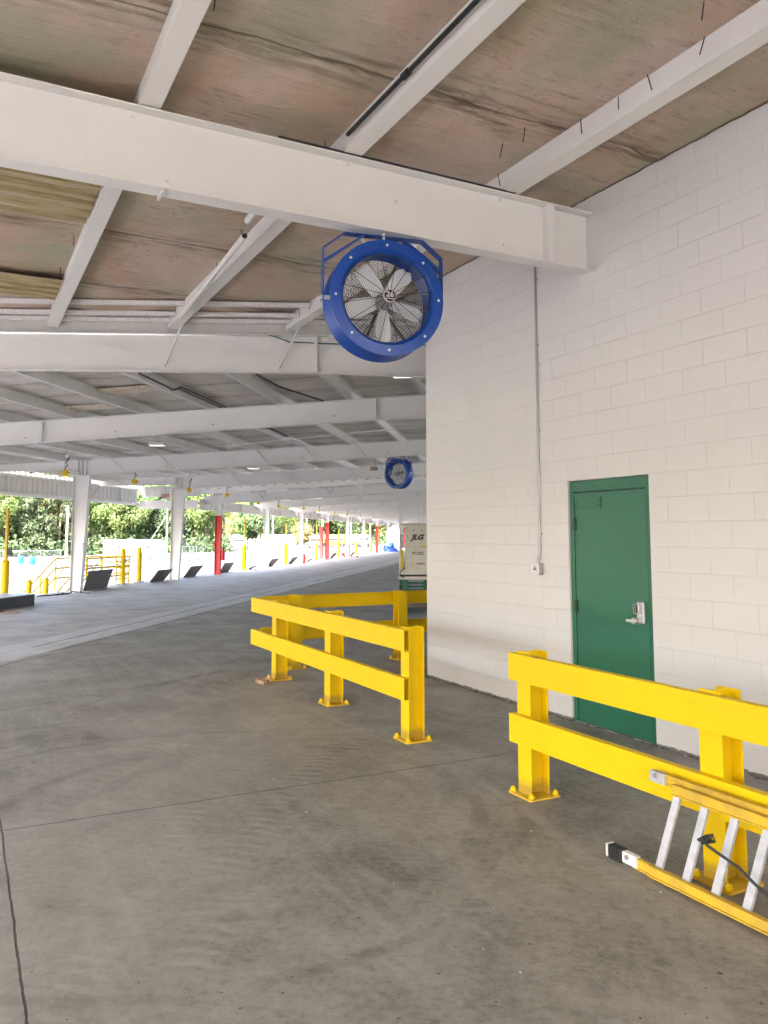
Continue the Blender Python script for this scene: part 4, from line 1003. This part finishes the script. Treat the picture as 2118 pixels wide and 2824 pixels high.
# ------------------------------------------------------------------ hoist pendants
def hoist():
    g = thing('hoist_pendant', 'x', 'pendant', (0, 0, 0), RC, 'yellow pendants hanging above the dock edge')
    MB().tube([(-.02, 0, .10), (-.02, 0, .62)], .008, 5).tube([(.035, 0, .35), (.035, 0, .62)], .008, 5).build('rod', M['steel'], g)
    MB().tube([(.0, 0, .12), (.05, .0, .20), (.0, .02, .26), (.06, 0, .33), (.09, 0, .42)], .016, 6).build('coil', M['black'], g, smooth=True)
    MB().box(.0, .09, -.02, .02, .40, .47).build('junction_box', M['white'], g)
    b = MB().lathe([(0, .04), (.07, .04), (.085, .02), (.085, -.02), (.07, -.04), (0, -.04)], Matrix.Translation((0, 0, 0)) @ rot_to((.25, -1, 0)), 18); b.tube([(.0, 0, .07), (0, 0, .12)], .02, 8)
    b.build('body', M['yellow'], g, smooth=True)
    MB().tube([(.05, -.05, -.01), (.11, -.05, .02), (.16, -.05, .0)], .010, 5).build('handle', M['dark_steel'], g)
    return g
hp = hoist(); hpt = CH(hp)
for k, (a, z) in enumerate(((18.95, 3.27), (22.8, 3.30), (27.0, 3.28), (30.85, 3.30), (34.9, 3.12), (38.1, 3.10), (43., 3.12), (46.6, 3.1), (51., 3.1), (55., 3.1), (60., 3.1), (66., 3.1))):
    o = hp if k == 0 else copy_tree(hp, None, hpt); o.location = fC(-11.1, a, z); 
    if a > 33: o.scale = (.9, .9, .75)
    o['label'] = '%s yellow pendant on black cable above the dock edge from the camera' % ORD[k]

# ------------------------------------------------------------------ lamps, exit sign
def lamp(label, p, w=.42, l=.2):
    g = thing('ceiling_lamp', label, 'lamp', p, RC, 'lit lamps under the dock roof')
    MB().box(-w/2, w/2, -l/2, l/2, .0, .07).build('housing', M['white'], g, bevel=.01); MB().box(-w/2+.03, w/2-.03, -l/2+.03, l/2-.03, -.012, -.001).build('lens', M['lamp'], g)
    MB().tube([(0, 0, .07), (0, 0, .2)], .01, 6).build('stem', M['steel'], g)
lamp('lit lamp above the nearest dock column, below the sloping roof', fC(-9.0, 19.7, 4.02)); lamp('lit lamp between the second and third dock columns', fC(-8.87, 27.3, 4.03))
lamp('lit lamp under the far roof left of the scissor lift', fC(-9.6, 40.3, 3.58)); lamp('small lit lamp tucked under the second beam by the wall corner', fC(-1.75, 13.3, 4.36), .34, .2); lamp('lit lamp past the roof step near the interior posts', fC(-6.6, 35.5, 3.9))
ex = thing('exit_sign', 'white EXIT sign with red letters hanging on a rod', 'sign', fC(-12.5, 28.2, 3.12), RC)
MB().box(-.16, .16, -.02, .02, -.10, .10).build('panel', M['white'], ex, bevel=.004)
put_text('EXIT', .205, M['red_ink'], ex, Matrix.Translation((0, -.0225, 0)) @ Matrix.Rotation(PI/2, 4, 'X'), depth=.001, bold=.009, sx=.74)
MB().tube([(0, 0, .10), (0, 0, .74)], .007, 5).build('rod', M['dark_steel'], ex)

# ------------------------------------------------------------------ scissor lift
sl = thing('scissor_lift', 'cream and green scissor lift parked behind the yellow rail at the wall corner', 'scissor lift', (.70, 18.0, 0), R(-2))
MB().box(-.37, .37, .04, 1.75, .12, .42).build('chassis', M['dark_steel'], sl, bevel=.01)
for sx in (-1, 1):
    for y in (.22, 1.5):
        w = MB().lathe([(0, -.05), (.10, -.05), (.16, -.045), (.16, .045), (.10, .05), (0, .05)], Matrix.Translation((sx*.30, y, .161)) @ rot_to((1, 0, 0)), 20).build('wheel', M['black'], sl, smooth=True)
        MB().lathe([(0, -.056), (.07, -.056), (.09, -.0505), (0, -.0505)], Matrix.Translation((sx*.30, y, .161)) @ rot_to((sx, 0, 0)), 16).build('rim', M['cream'], w)
for z in (.47, .55, .63):
    b = MB()
    for sx in (-1, 1):
        b.box(sx*.22-.06, sx*.22+.06, -.03, .03, z, z+.06); b.box(sx*.33-.03, sx*.33+.03, .0, 1.6, z+.01, z+.055); b.box(sx*.22-.025, sx*.22+.025, .03, 1.6, z+.02, z+.065)
    b.box(-.16, .16, .02, .06, z+.005, z+.045)
    b.build('scissor_arm', M['green_mach'], sl, bevel=.004)
for sx in (-1, 1): MB().box(sx*.22-.055, sx*.22+.055, -.05, -.031, .50, .73).build('pivot_plate', M['green_mach'], sl, bevel=.008)
MB().box(-.38, .38, -.06, 1.78, .735, .80).build('platform', M['cream'], sl, bevel=.006)
MB().box(-.36, .36, -.05, 1.76, .801, .835).build('deck_gap', M['ink'], sl)
b = MB()
for sx in (-.345, .345):
    for y in (-.03, .55, 1.15, 1.74): b.tube([(sx, y, .80), (sx, y, 1.96)], .017, 8)
    for z in (1.45, 1.95): b.tube([(sx, -.03, z), (sx, 1.74, z)], .017, 8)
for z in (1.45, 1.95): b.tube([(-.345, 1.74, z), (.345, 1.74, z)], .017, 8)
b.tube([(-.37, -.03, 1.955), (.37, -.03, 1.955)], .02, 8)
b.build('guard_railing', M['cream'], sl, smooth=True)
pn = MB().box(-.235, .30, -.065, -.045, .86, 1.93).build('end_panel', M['cream'], sl, bevel=.004)
MB().box(-.36, .38, -.075, -.0655, .845, .975).build('lower_panel', M['cream'], sl, bevel=.004)
MB().box(-.33, -.255, -.055, -.03, 1.42, 1.74).build('side_box', M['steel'], sl, bevel=.004)
MB().tube([(-.30, -.05, .93), (-.30, -.05, 1.38)], .028, 10).build('yellow_tube', M['yellow'], sl, smooth=True)
MB().tube([(-.25, -.07, .98), (-.33, -.09, .92), (-.34, -.09, .84), (-.29, -.08, .79), (-.24, -.07, .78)], .012, 6).build('hose', M['black'], sl, smooth=True)
F = lambda x, z, y=-.0675: Matrix.Translation((x, y, z)) @ Matrix.Rotation(PI/2, 4, 'X')
put_text('JLG', .155, M['grey_text'], pn, F(.035, 1.655), depth=.001, shear=.35, bold=.008, sx=1.1)
put_text('PC002', .094, M['ink'], pn, F(.05, 1.305), depth=.001, bold=.001)
put_text('SUNBELT', .044, M['ink'], pn, F(.115, .99+.10-.01, -.0675), depth=.001, bold=.0022, sx=.95)
MB().prism([(-.10, 1.06), (-.055, 1.06), (-.0775, 1.10)], 'y', -.069, -.0675).build('emblem', M['lime'], pn)
put_text('12345', .05, M['steel'], pn, F(-.01, 1.545), depth=.001) if False else None
MB().box(-.10, .18, -.069, -.0665, 1.482, 1.50).build('white_stripe', M['white'], pn); MB().box(.10, .26, -.070, -.0665, 1.445, 1.475).build('warning_label', M['yellow'], pn)
b = MB()
for x, z in ((-.20, 1.88), (-.05, 1.84), (.14, 1.84), (-.19, 1.71), (-.06, 1.72), (.14, 1.71)): b.tube([(x, -.068, z), (x+.008, -.072, z-.045)], .006, 5)
b.build('hook', M['ink'], pn)
b = MB()
for x in (-.2, -.06, .09, .26):
    for z in (1.36, 1.22, .9): b.tube([(x, -.0655, z), (x, -.068, z)], .006, 6)
b.build('rivet', M['dark_steel'], pn)

# ------------------------------------------------------------------ small things on the floor
g = thing('wood_scrap', 'splintered scrap of brown wood beside the rail post base', 'debris', fW(-.52, 1.93), RW)
MB().prism([(-.12, -.03), (.02, -.045), (.13, -.01), (.1, .03), (-.02, .03), (-.1, .05)], 'z', .002, .04).build('chunk', M['wood'], g); MB().tube([(-.1, .06, .02), (.02, .1, .05), (.12, .08, .02)], .012, 5).build('splinter', M['wood'], g)
g = thing('rope_pile', 'tangled pile of orange cord at the foot of the wall corner', 'cord', fW(-.30, -.02), RW)
rr = random.Random(3); pts = []
for k in range(46): a = k*1.1; r_ = .06 + .09*rr.random(); pts.append((r_*math.cos(a) - .02, .05 + r_*math.sin(a)*.8, .015 + .10*rr.random()*(1-k/80)))
MB().tube(pts, .009, 5).build('cord', M['rust'] if False else M['wood'], g)
def crumbs():
    b = MB(); rr = random.Random(5)
    for k in range(150):
        if k < 90: p = fW(rr.uniform(-1, 6.), rr.uniform(.05, 3.2))
        else: p = fC(rr.uniform(-6.5, 0), rr.uniform(5, 20))
        s = rr.uniform(.002, .0055); Mx = Matrix.Translation((p.x, p.y, s*.7)) @ Matrix.Rotation(rr.uniform(0, 6), 4, 'Z') @ Matrix.Rotation(rr.uniform(0, 6), 4, 'X')
        b.box(-s, s, -s*.8, s*.7, -s*.5, s*.6, Mx)
    return b.build('grit', M['white_wall_far'])
tag(crumbs(), 'scattered pale crumbs of grit on the concrete floor', 'grit', kind='stuff')
def footgrit():
    b = MB(); rr = random.Random(9)
    for k in range(520):
        u = rr.uniform(.0, 12.); 
        p = fW(u, abs(rr.gauss(0, .018))+.002); s = rr.uniform(.004, .012)
        b.box(-s, s, -s, s, -.001, s, Matrix.Translation((p.x, p.y, 0)) @ Matrix.Rotation(rr.uniform(0, 6), 4, 'Z'))
    return b.build('dirt_line', M['dark_steel'])
tag(footgrit(), 'dark crumbly dirt gathered along the foot of the block wall', 'dirt', kind='stuff')

# extinguisher, cart, tarp, barrel
g = thing('fire_extinguisher', 'red fire extinguisher hung beside the nearest red column', 'fire extinguisher', fC(-12.36, 34.0, .62), RC)
MB().lathe([(0, 0), (.07, 0), (.08, .02), (.08, .40), (.05, .46), (.02, .48), (0, .48)], None, 16).build('cylinder', M['red'], g, smooth=True)
MB().box(-.03, .05, -.02, .02, .48, .54).tube([(.03, 0, .52), (.11, 0, .45), (.11, 0, .2)], .012, 6).build('valve', M['black'], g)
g = thing('fire_extinguisher', 'red fire extinguisher standing at the foot of the second slim white column', 'fire extinguisher', fC(-12.35, 48.1, 0), RC)
MB().lathe([(0, 0), (.09, 0), (.09, .42), (.05, .48), (0, .5)], None, 14).build('cylinder', M['red'], g, smooth=True); MB().box(-.04, .06, -.02, .02, .5, .57).build('valve', M['black'], g)
g = thing('pallet_jack', 'low red and white pallet jack parked by the far columns', 'pallet jack', fC(-12.1, 61.5), RC + .1)
for s in (-1, 1): MB().box(-.65, .55, s*.22-.08, s*.22+.08, .06, .12).build('fork', M['rust'], g)
MB().box(-.7, -.5, -.25, .25, .05, .35).build('pump_body', M['red'], g); MB().tube([(-.1, 0, .1), (-.12, 0, .9)], .03, 6).build('tiller', M['red'], g)
for x in (-.5, .5): MB().lathe([(0, -.05), (.08, -.05), (.08, .05), (0, .05)], Matrix.Translation((x, 0, .081)) @ rot_to((0, 1, 0)), 12).build('wheel', M['black'], g)
g = thing('tarp_heap', 'crumpled dark blue tarp heap on the far dock floor', 'tarp', fC(-12.6, 82.5), RC); rr = random.Random(4)
def TP(s, t_):
    x = (s-.5)*2.6; y = (t_-.5)*1.4; e = max(0, 1-(2*s-1)**2)*max(0, 1-(2*t_-1)**2)
    return (x, y, .01 + e**.5*(.42 + .22*math.sin(s*19)*math.cos(t_*11) + .12*rr.random()))
MB().grid(TP, 26, 14).build('tarp', M['tarp'], g, fixn=False)
g = thing('barrel', 'light blue plastic barrel standing behind the tarp heap', 'barrel', fC(-12.2, 83.9), RC)
MB().lathe([(0, 0), (.27, 0), (.3, .05), (.3, .28), (.31, .3), (.3, .32), (.3, .6), (.31, .62), (.3, .64), (.29, .93), (.25, .96), (0, .96)], None, 20).build('barrel_body', M['barrel_blue'], g, smooth=True)

# ------------------------------------------------------------------ yard furniture
def YG(x, y): return Vector((x, y, yard_z(Vector((x, y, 0)))))
for k, (x, y) in enumerate(((-44.1, 99.), (-41.0, 95.))):
    g = thing('barrel', ['light blue barrel in the yard, the farther left one', 'light blue barrel in the yard, the nearer right one'][k], 'barrel', YG(x, y), .3, 'blue barrels in the yard')
    MB().lathe([(0, 0), (.32, 0), (.35, .05), (.35, .85), (.3, .9), (0, .9)], None, 18).build('barrel_body', M['blue_plastic'], g, smooth=True)
# office trailer
g = thing('office_trailer', 'long white site trailer standing before the trees', 'trailer', (-46.5, 150., -2.28), math.atan2(.5, 11.)*-1)
b = MB(); b.box(-5.3, 5.3, 0, 3., .35, 3.0); b.build('body', M['white_wall_far'], g)
b = MB()
for k in range(34): b.box(-5.3+k*.318, -5.3+k*.318+.03, -.03, -.001, .36, 2.9)
b.build('cladding_ribs', M['white'], g)
MB().box(-5.4, 5.4, -.1, 3.1, 3.002, 3.10).build('roof', M['steel'], g); MB().box(-5.2, 5.2, .1, 2.9, -.05, .34).build('skirting', M['dark_steel'], g)
for x, w in ((2.9, 1.0), (4.3, .4), (-2.3, .7)):
    f = MB().box(x-w/2, x+w/2, -.05, -.031, 1.35, 2.2).build('window', M['steel'], g); MB().box(x-w/2+.08, x+w/2-.08, -.056, -.0505, 1.43, 2.12).build('pane', M['glass'], f)
g = thing('timber_heap', 'heap of broken orange-brown timber in front of the white trailer', 'timber heap', YG(-41.5, 132), 0); rr = random.Random(8); b = MB()
for k in range(110):
    a = rr.uniform(0, 6.28); x = rr.gauss(0, 2.4); y = rr.gauss(0, 1.); z = max(.05, .9*math.exp(-x*x/9)*rr.random())
    b.box(-rr.uniform(.6, 1.6), rr.uniform(.6, 1.6), -.06, .06, -.03, .03, Matrix.Translation((x, y, z)) @ Matrix.Rotation(a, 4, 'Z') @ Matrix.Rotation(rr.uniform(-.25, .25), 4, 'Y'))
b.build('planks', M['wood'], g)
# poles
poles = [(-43.3, 111., 7.5, .17), (-39.0, 146., 8.2, .15), (-26., 190, 8, .14), (-15.5, 205., 11, .16), (-9.5, 235., 12, .16), (-4.2, 250., 12.5, .16), (-20.5, 215., 11., .15)]
for k, (x, y, h, r_) in enumerate(poles):
    base = YG(x, y)
    g = thing('utility_pole', 'pale wooden utility pole, %s from the left in the yard' % ORD[[0, 1, 2, 4, 5, 6, 3][k]], 'utility pole', base, 0, 'utility poles in the yard')
    MB().tube([(0, 0, 0), (0, 0, h)], r_, 8, r1=r_*.75).build('pole', M['pole_wood'], g)
    if k in (3, 4, 6): MB().box(-2.2, 2.2, -.07, .07, h-1.0, h-.85).box(-1.6, 1.6, -.07, .07, h-2., h-1.86).build('crossarm', M['pole_wood'], g)
    if k == 1: MB().tube([(0, 0, h-1), (-4.5, 0, .0)], .03, 5).build('guy_wire', M['steel'], g)
g = thing('yard_sign', 'yellow sign board on a dark post in the yard', 'sign', YG(-19.6, 76.), .1)
MB().tube([(0, 0, 0), (0, 0, 1.9)], .05, 6).build('post', M['dark_steel'], g); MB().box(-.35, .35, -.07, -.051, 1.7, 2.1).build('board', M['yellow'], g)
# far buildings and vehicles
def shed(name, label, cat, x, y, w, d, h, mat, gable=0, rz=0, extras=None, z=None):
    g = thing(name, label, cat, (x, y, YG(x, y).z if z is None else z), rz)
    MB().box(-w/2, w/2, 0, d, 0, h).build('wall', mat, g)
    if gable: MB().prism([(-w/2-.2, h+.002), (w/2+.2, h+.002), (0, h+gable)], 'y', -.2, d+.2).build('roof', mat, g)
    else: MB().box(-w/2-.2, w/2+.2, -.2, d+.2, h+.002, h+.25).build('roof', M['steel'], g)
    if extras: extras(g)
    return g
def lowb(g):
    for x in (-8, -4.5, -1, 3, 6.5): MB().box(x-.9, x+.9, -.05, -.001, 0, 2.4).build('door', M['cream'], g)
shed('warehouse', 'long low tan warehouse across the yard', 'warehouse', -42.0, 281, 23, 10, 3.6, M['tan'], extras=lowb)
def cont(g):
    b = MB()
    for k in range(14): b.box(-2.9+k*.43, -2.9+k*.43+.16, -.05, -.001, .1, 2.3)
    b.build('rib', M['rust'], g)
shed('shipping_container', 'rust red shipping container before the tan warehouse', 'container', -35.9, 270, 6, 2.4, 2.5, M['rust'], extras=cont)
shed('warehouse', 'tall white gabled building at the far end of the yard', 'building', 3.0, 230, 3.4, 40, 4.6, M['white_wall_far'], gable=1.6)
def tankv(label, x, y, s, mat):
    g = thing('truck', label, 'truck', YG(x, y), .2, 'trucks parked across the yard')
    MB().box(-1.3*s, 1.3*s, 0, 8, 1.0, 3.4).build('cargo_box', mat, g, bevel=.25); MB().box(-1.15*s, 1.15*s, -2.2, -.1, .7, 2.8).build('cab', mat, g, bevel=.2)
    MB().box(-1.0*s, 1.0*s, -2.22, -2.2, 1.7, 2.5).build('windscreen', M['glass'], g)
    for sx in (-1, 1):
        for yy in (-1.4, 5.2, 6.6): MB().lathe([(0, -.15), (.5, -.15), (.5, .15), (0, .15)], Matrix.Translation((sx*1.1*s, yy, .5)) @ rot_to((1, 0, 0)), 14).build('wheel', M['black'], g)
tankv('white box truck parked in front of the tan warehouse', -45.5, 255, 1.8, M['white_wall_far']); tankv('white truck left of the second red column', -19.2, 222, 1.25, M['white_wall_far']); tankv('white truck with rounded top behind the far slim columns', -5.8, 225, 1.15, M['white_wall_far'])
tankv('orange truck, left of the two in the far yard', -14.5, 240, 2.2, M['orange']); tankv('orange truck, right of the two in the far yard', -8.6, 243, 1.8, M['orange'])
# chain link fence
fp = [(-78, 96), (-62, 103), (-46, 112), (-40, 128), (-52, 149.), (-52, 152)]
fp = [(-80, 92), (-54, 113), (-48, 122), (-43, 128)]
fn = thing('chain_link_fence', 'grey chain link fence along the wood, left of the white trailer', 'fence', (0, 0, 0), 0)
segs = [((-85, 104), (-66, 118)), ((-66, 118), (-52, 131)), ((-39.0, 152), (-36, 168)), ((-36, 168), (-33, 185))]
for (a, c) in segs:
    a3, c3 = YG(*a), YG(*c); L = (c3-a3).length; dv = (c3-a3).normalized(); n_ = int(L/3)
    o = MB().box(0, L, -.004, .004, .02, 1.28).build('mesh_panel', M['link'], fn); o.location = a3; o.rotation_euler = (0, 0, math.atan2(dv.y, dv.x))
    b = MB(); 
    b.tube([(0, 0, 1.30), (L, 0, 1.30)], .03, 6)
    o = b.build('top_rail', M['steel'], fn); o.location = a3; o.rotation_euler = (0, 0, math.atan2(dv.y, dv.x))
    for k in range(n_+1):
        o = MB().tube([(0, 0, 0), (0, 0, 1.34)], .04, 6).build('post', M['steel'], fn); o.location = a3.lerp(c3, k/n_)

# ------------------------------------------------------------------ trees
def leaf_crown(seed, h, rad, n, mat, sz=.34, conic=False):
    rr = random.Random(seed); b = MB(); blobs = []
    for k in range(26):
        if conic:
            t_ = rr.random(); zc = h*(.2 + .78*t_); rc = rad*(1-t_)*.75; a = rr.uniform(0, 6.28); blobs.append((Vector((rc*math.cos(a), rc*math.sin(a), zc)), rad*(.5-.3*t_)))
        else:
            a = rr.uniform(0, 6.28); t_ = rr.random(); zc = h*(.28 + .62*t_); rc = rad*(.25+.6*rr.random())*math.sin(PI*(.15+.75*t_))
            blobs.append((Vector((rc*math.cos(a), rc*math.sin(a), zc)), rad*rr.uniform(.28, .46)))
    for k in range(n):
        c, r_ = rr.choice(blobs); dv = Vector((rr.gauss(0, 1), rr.gauss(0, 1), rr.gauss(0, .75))).normalized()
        p = c + dv*r_*(rr.random()**.35)
        nn = (dv + Vector((rr.gauss(0, .6), rr.gauss(0, .6), rr.gauss(0, .6)+.3))).normalized(); t1 = nn.orthogonal().normalized(); t2 = nn.cross(t1); s = sz*rr.uniform(.5, 1.25); a = rr.uniform(0, 6.28)
        e1 = t1*math.cos(a)+t2*math.sin(a); e2 = nn.cross(e1)
        b._add([p+e1*s, p+e2*s*.55, p-e1*s*.9, p-e2*s*.6], [(0, 1, 2, 3)])
    me_o = b.build('crown', mat, None, fixn=False); return me_o
def trunk(seed, h, rad):
    rr = random.Random(seed); b = MB(); b.tube([(0, 0, -.2), (.1, .05, h*.3), (-.08, .1, h*.6), (.05, 0, h*.88)], .26, 7, r1=.05)
    for k in range(7):
        z = h*(.22+.09*k); a = rr.uniform(0, 6.28); L = rad*rr.uniform(.5, .85)
        b.tube([(0, 0, z), (L*.5*math.cos(a), L*.5*math.sin(a), z+L*.35), (L*math.cos(a), L*math.sin(a), z+L*.9)], .09, 5, r1=.02)
    return b.build('trunk', M['bark'], None)
variants = []
for k, (mt, con, h, rad, n, wd) in enumerate((('leaf_a', False, 15, 5.2, 9000, 'mid green leafy tree'), ('leaf_b', False, 14, 5.0, 8500, 'yellow-green leafy tree'), ('leaf_c', True, 17, 4.2, 8500, 'dark green pine-like tree'), ('leaf_d', False, 13, 4.6, 6000, 'thin autumn-tinted tree'))):
    t0 = thing('tree', 'x', 'tree', (0, 0, 0)); c = leaf_crown(11+k, h, rad, n, M[mt], .30, con); c.parent = t0; tr = trunk(50+k, h, rad); tr.parent = t0
    variants.append([t0, CH(t0), wd, False])
rr = random.Random(21); spots = []
def S2X(s, y): return (s-1059)/2231*y
for s in range(-120, 620, 62): spots.append((S2X(s+rr.uniform(-20, 20), 142+rr.uniform(-4, 6) + max(0, s)*.05), 142+rr.uniform(-4, 6) + max(0, s)*.05))
for s in range(-150, 640, 56): spots.append((S2X(s+rr.uniform(-20, 20), 156), 156+rr.uniform(-4, 6) + max(0, s)*.06))
for s in range(-1250, -150, 84): spots.append((S2X(s+rr.uniform(-25, 25), 140), 140+rr.uniform(-8, 10)))
for s in range(480, 1120, 42): spots.append((S2X(s+rr.uniform(-14, 14), 292), 292+rr.uniform(-8, 8)))
for s in range(500, 1110, 48): spots.append((S2X(s+rr.uniform(-14, 14), 315), 315+rr.uniform(-8, 8)))
spots.append((S2X(838, 200), 205)); spots.append((S2X(815, 210), 222))
order = sorted(range(len(spots)), key=lambda i: spots[i][0]/spots[i][1])
cnt = {}
for i in order:
    x, y = spots[i]; v = variants[rr.choice([0, 0, 1, 1, 2, 2, 3])]
    if not v[3]: o = v[0]; v[3] = True
    else: o = copy_tree(v[0], None, v[1])
    o.location = YG(x, y) - Vector((0, 0, .3)); o.rotation_euler = (0, 0, rr.uniform(0, 6.28)); s = rr.uniform(.85, 1.15)*(1.15 if y > 280 else 1.)*(.62 if y in (205, 222) else 1); o.scale = (s, s, s*rr.uniform(.95, 1.15))
    row = 'behind the yard fence' if y < 200 else 'across the far yard'
    cnt[(v[2], row)] = cnt.get((v[2], row), 0) + 1
    o['label'] = '%s %s, %s from left' % (v[2], row, ORD[cnt[(v[2], row)]-1]); o['group'] = 'trees beyond the yard'
for v in variants:
    if not v[3]:
        for k, _ in v[1]: bpy.data.objects.remove(k)
        bpy.data.objects.remove(v[0])
# low brush filling the gaps under the trees
def brush():
    b = MB(); rr = random.Random(31)
    for k in range(15000):
        s = rr.uniform(-160, 640) if k % 5 < 3 else rr.uniform(560, 1120); y = (136+rr.random()*14 + max(0, s)*.05) if k % 5 < 3 else 285+rr.random()*20
        p = YG(S2X(s, y), y) + Vector((0, 0, abs(rr.gauss(0, 1.6)))); z = rr.uniform(.2, .5)*(1.6 if y > 200 else 1)
        e1 = Vector((rr.gauss(0, 1), rr.gauss(0, 1), rr.gauss(0, 1))).normalized(); e2 = e1.orthogonal().normalized()
        b._add([p+e1*z, p+e2*z*.6, p-e1*z, p-e2*z*.6], [(0, 1, 2, 3)])
    return b.build('undergrowth', M['leaf_c'], None, fixn=False)
tag(brush(), 'low green undergrowth along the foot of the wood', 'undergrowth', kind='stuff')

# ------------------------------------------------------------------ camera, light, render
cam = bpy.data.cameras.new('camera'); co = bpy.data.objects.new('camera', cam); COL.objects.link(co); scn.camera = co
co.location = (0, 0, 1.7105); co.rotation_euler = (PI/2 + .0947, 0, 0)
cam.sensor_fit = 'VERTICAL'; cam.sensor_height = 24; cam.lens = 24*2231.5/2824; cam.shift_y = -(1412-1263.3)/2824; cam.clip_end = 3000; cam.clip_start = .05
w = bpy.data.worlds.new('World'); scn.world = w; w.use_nodes = True; n = w.node_tree.nodes; bg = n['Background']
sky = n.new('ShaderNodeTexSky'); sky.sky_type = 'NISHITA'; sky.sun_disc = False
SUN_EL, SUN_AZ = R(52), R(205)     # azimuth clockwise from +Y
sky.sun_elevation = SUN_EL; sky.sun_rotation = SUN_AZ; sky.air_density = .8; sky.dust_density = 6; sky.ozone_density = .4
w.node_tree.links.new(sky.outputs[0], bg.inputs[0]); bg.inputs[1].default_value = .11
sun = bpy.data.lights.new('sun', 'SUN'); sun.energy = 3.1; sun.angle = R(.5); sun.color = (1, .975, .94); so = bpy.data.objects.new('sun', sun); COL.objects.link(so)
sd = Vector((math.sin(SUN_AZ)*math.cos(SUN_EL), math.cos(SUN_AZ)*math.cos(SUN_EL), math.sin(SUN_EL)))
so.rotation_euler = sd.to_track_quat('Z', 'Y').to_euler()
scn.view_settings.view_transform = 'Standard'; scn.view_settings.look = 'None'; scn.view_settings.gamma = 1; scn.view_settings.exposure = 4.27
scn.cycles.max_bounces = 7; scn.cycles.diffuse_bounces = 5; scn.cycles.glossy_bounces = 3; scn.cycles.transparent_max_bounces = 8; scn.cycles.sample_clamp_indirect = 6
scn.cycles.use_denoising = True
try: scn.cycles.denoiser = 'OPENIMAGEDENOISE'
except Exception: pass
scn.cycles.use_adaptive_sampling = True; scn.cycles.adaptive_threshold = .03
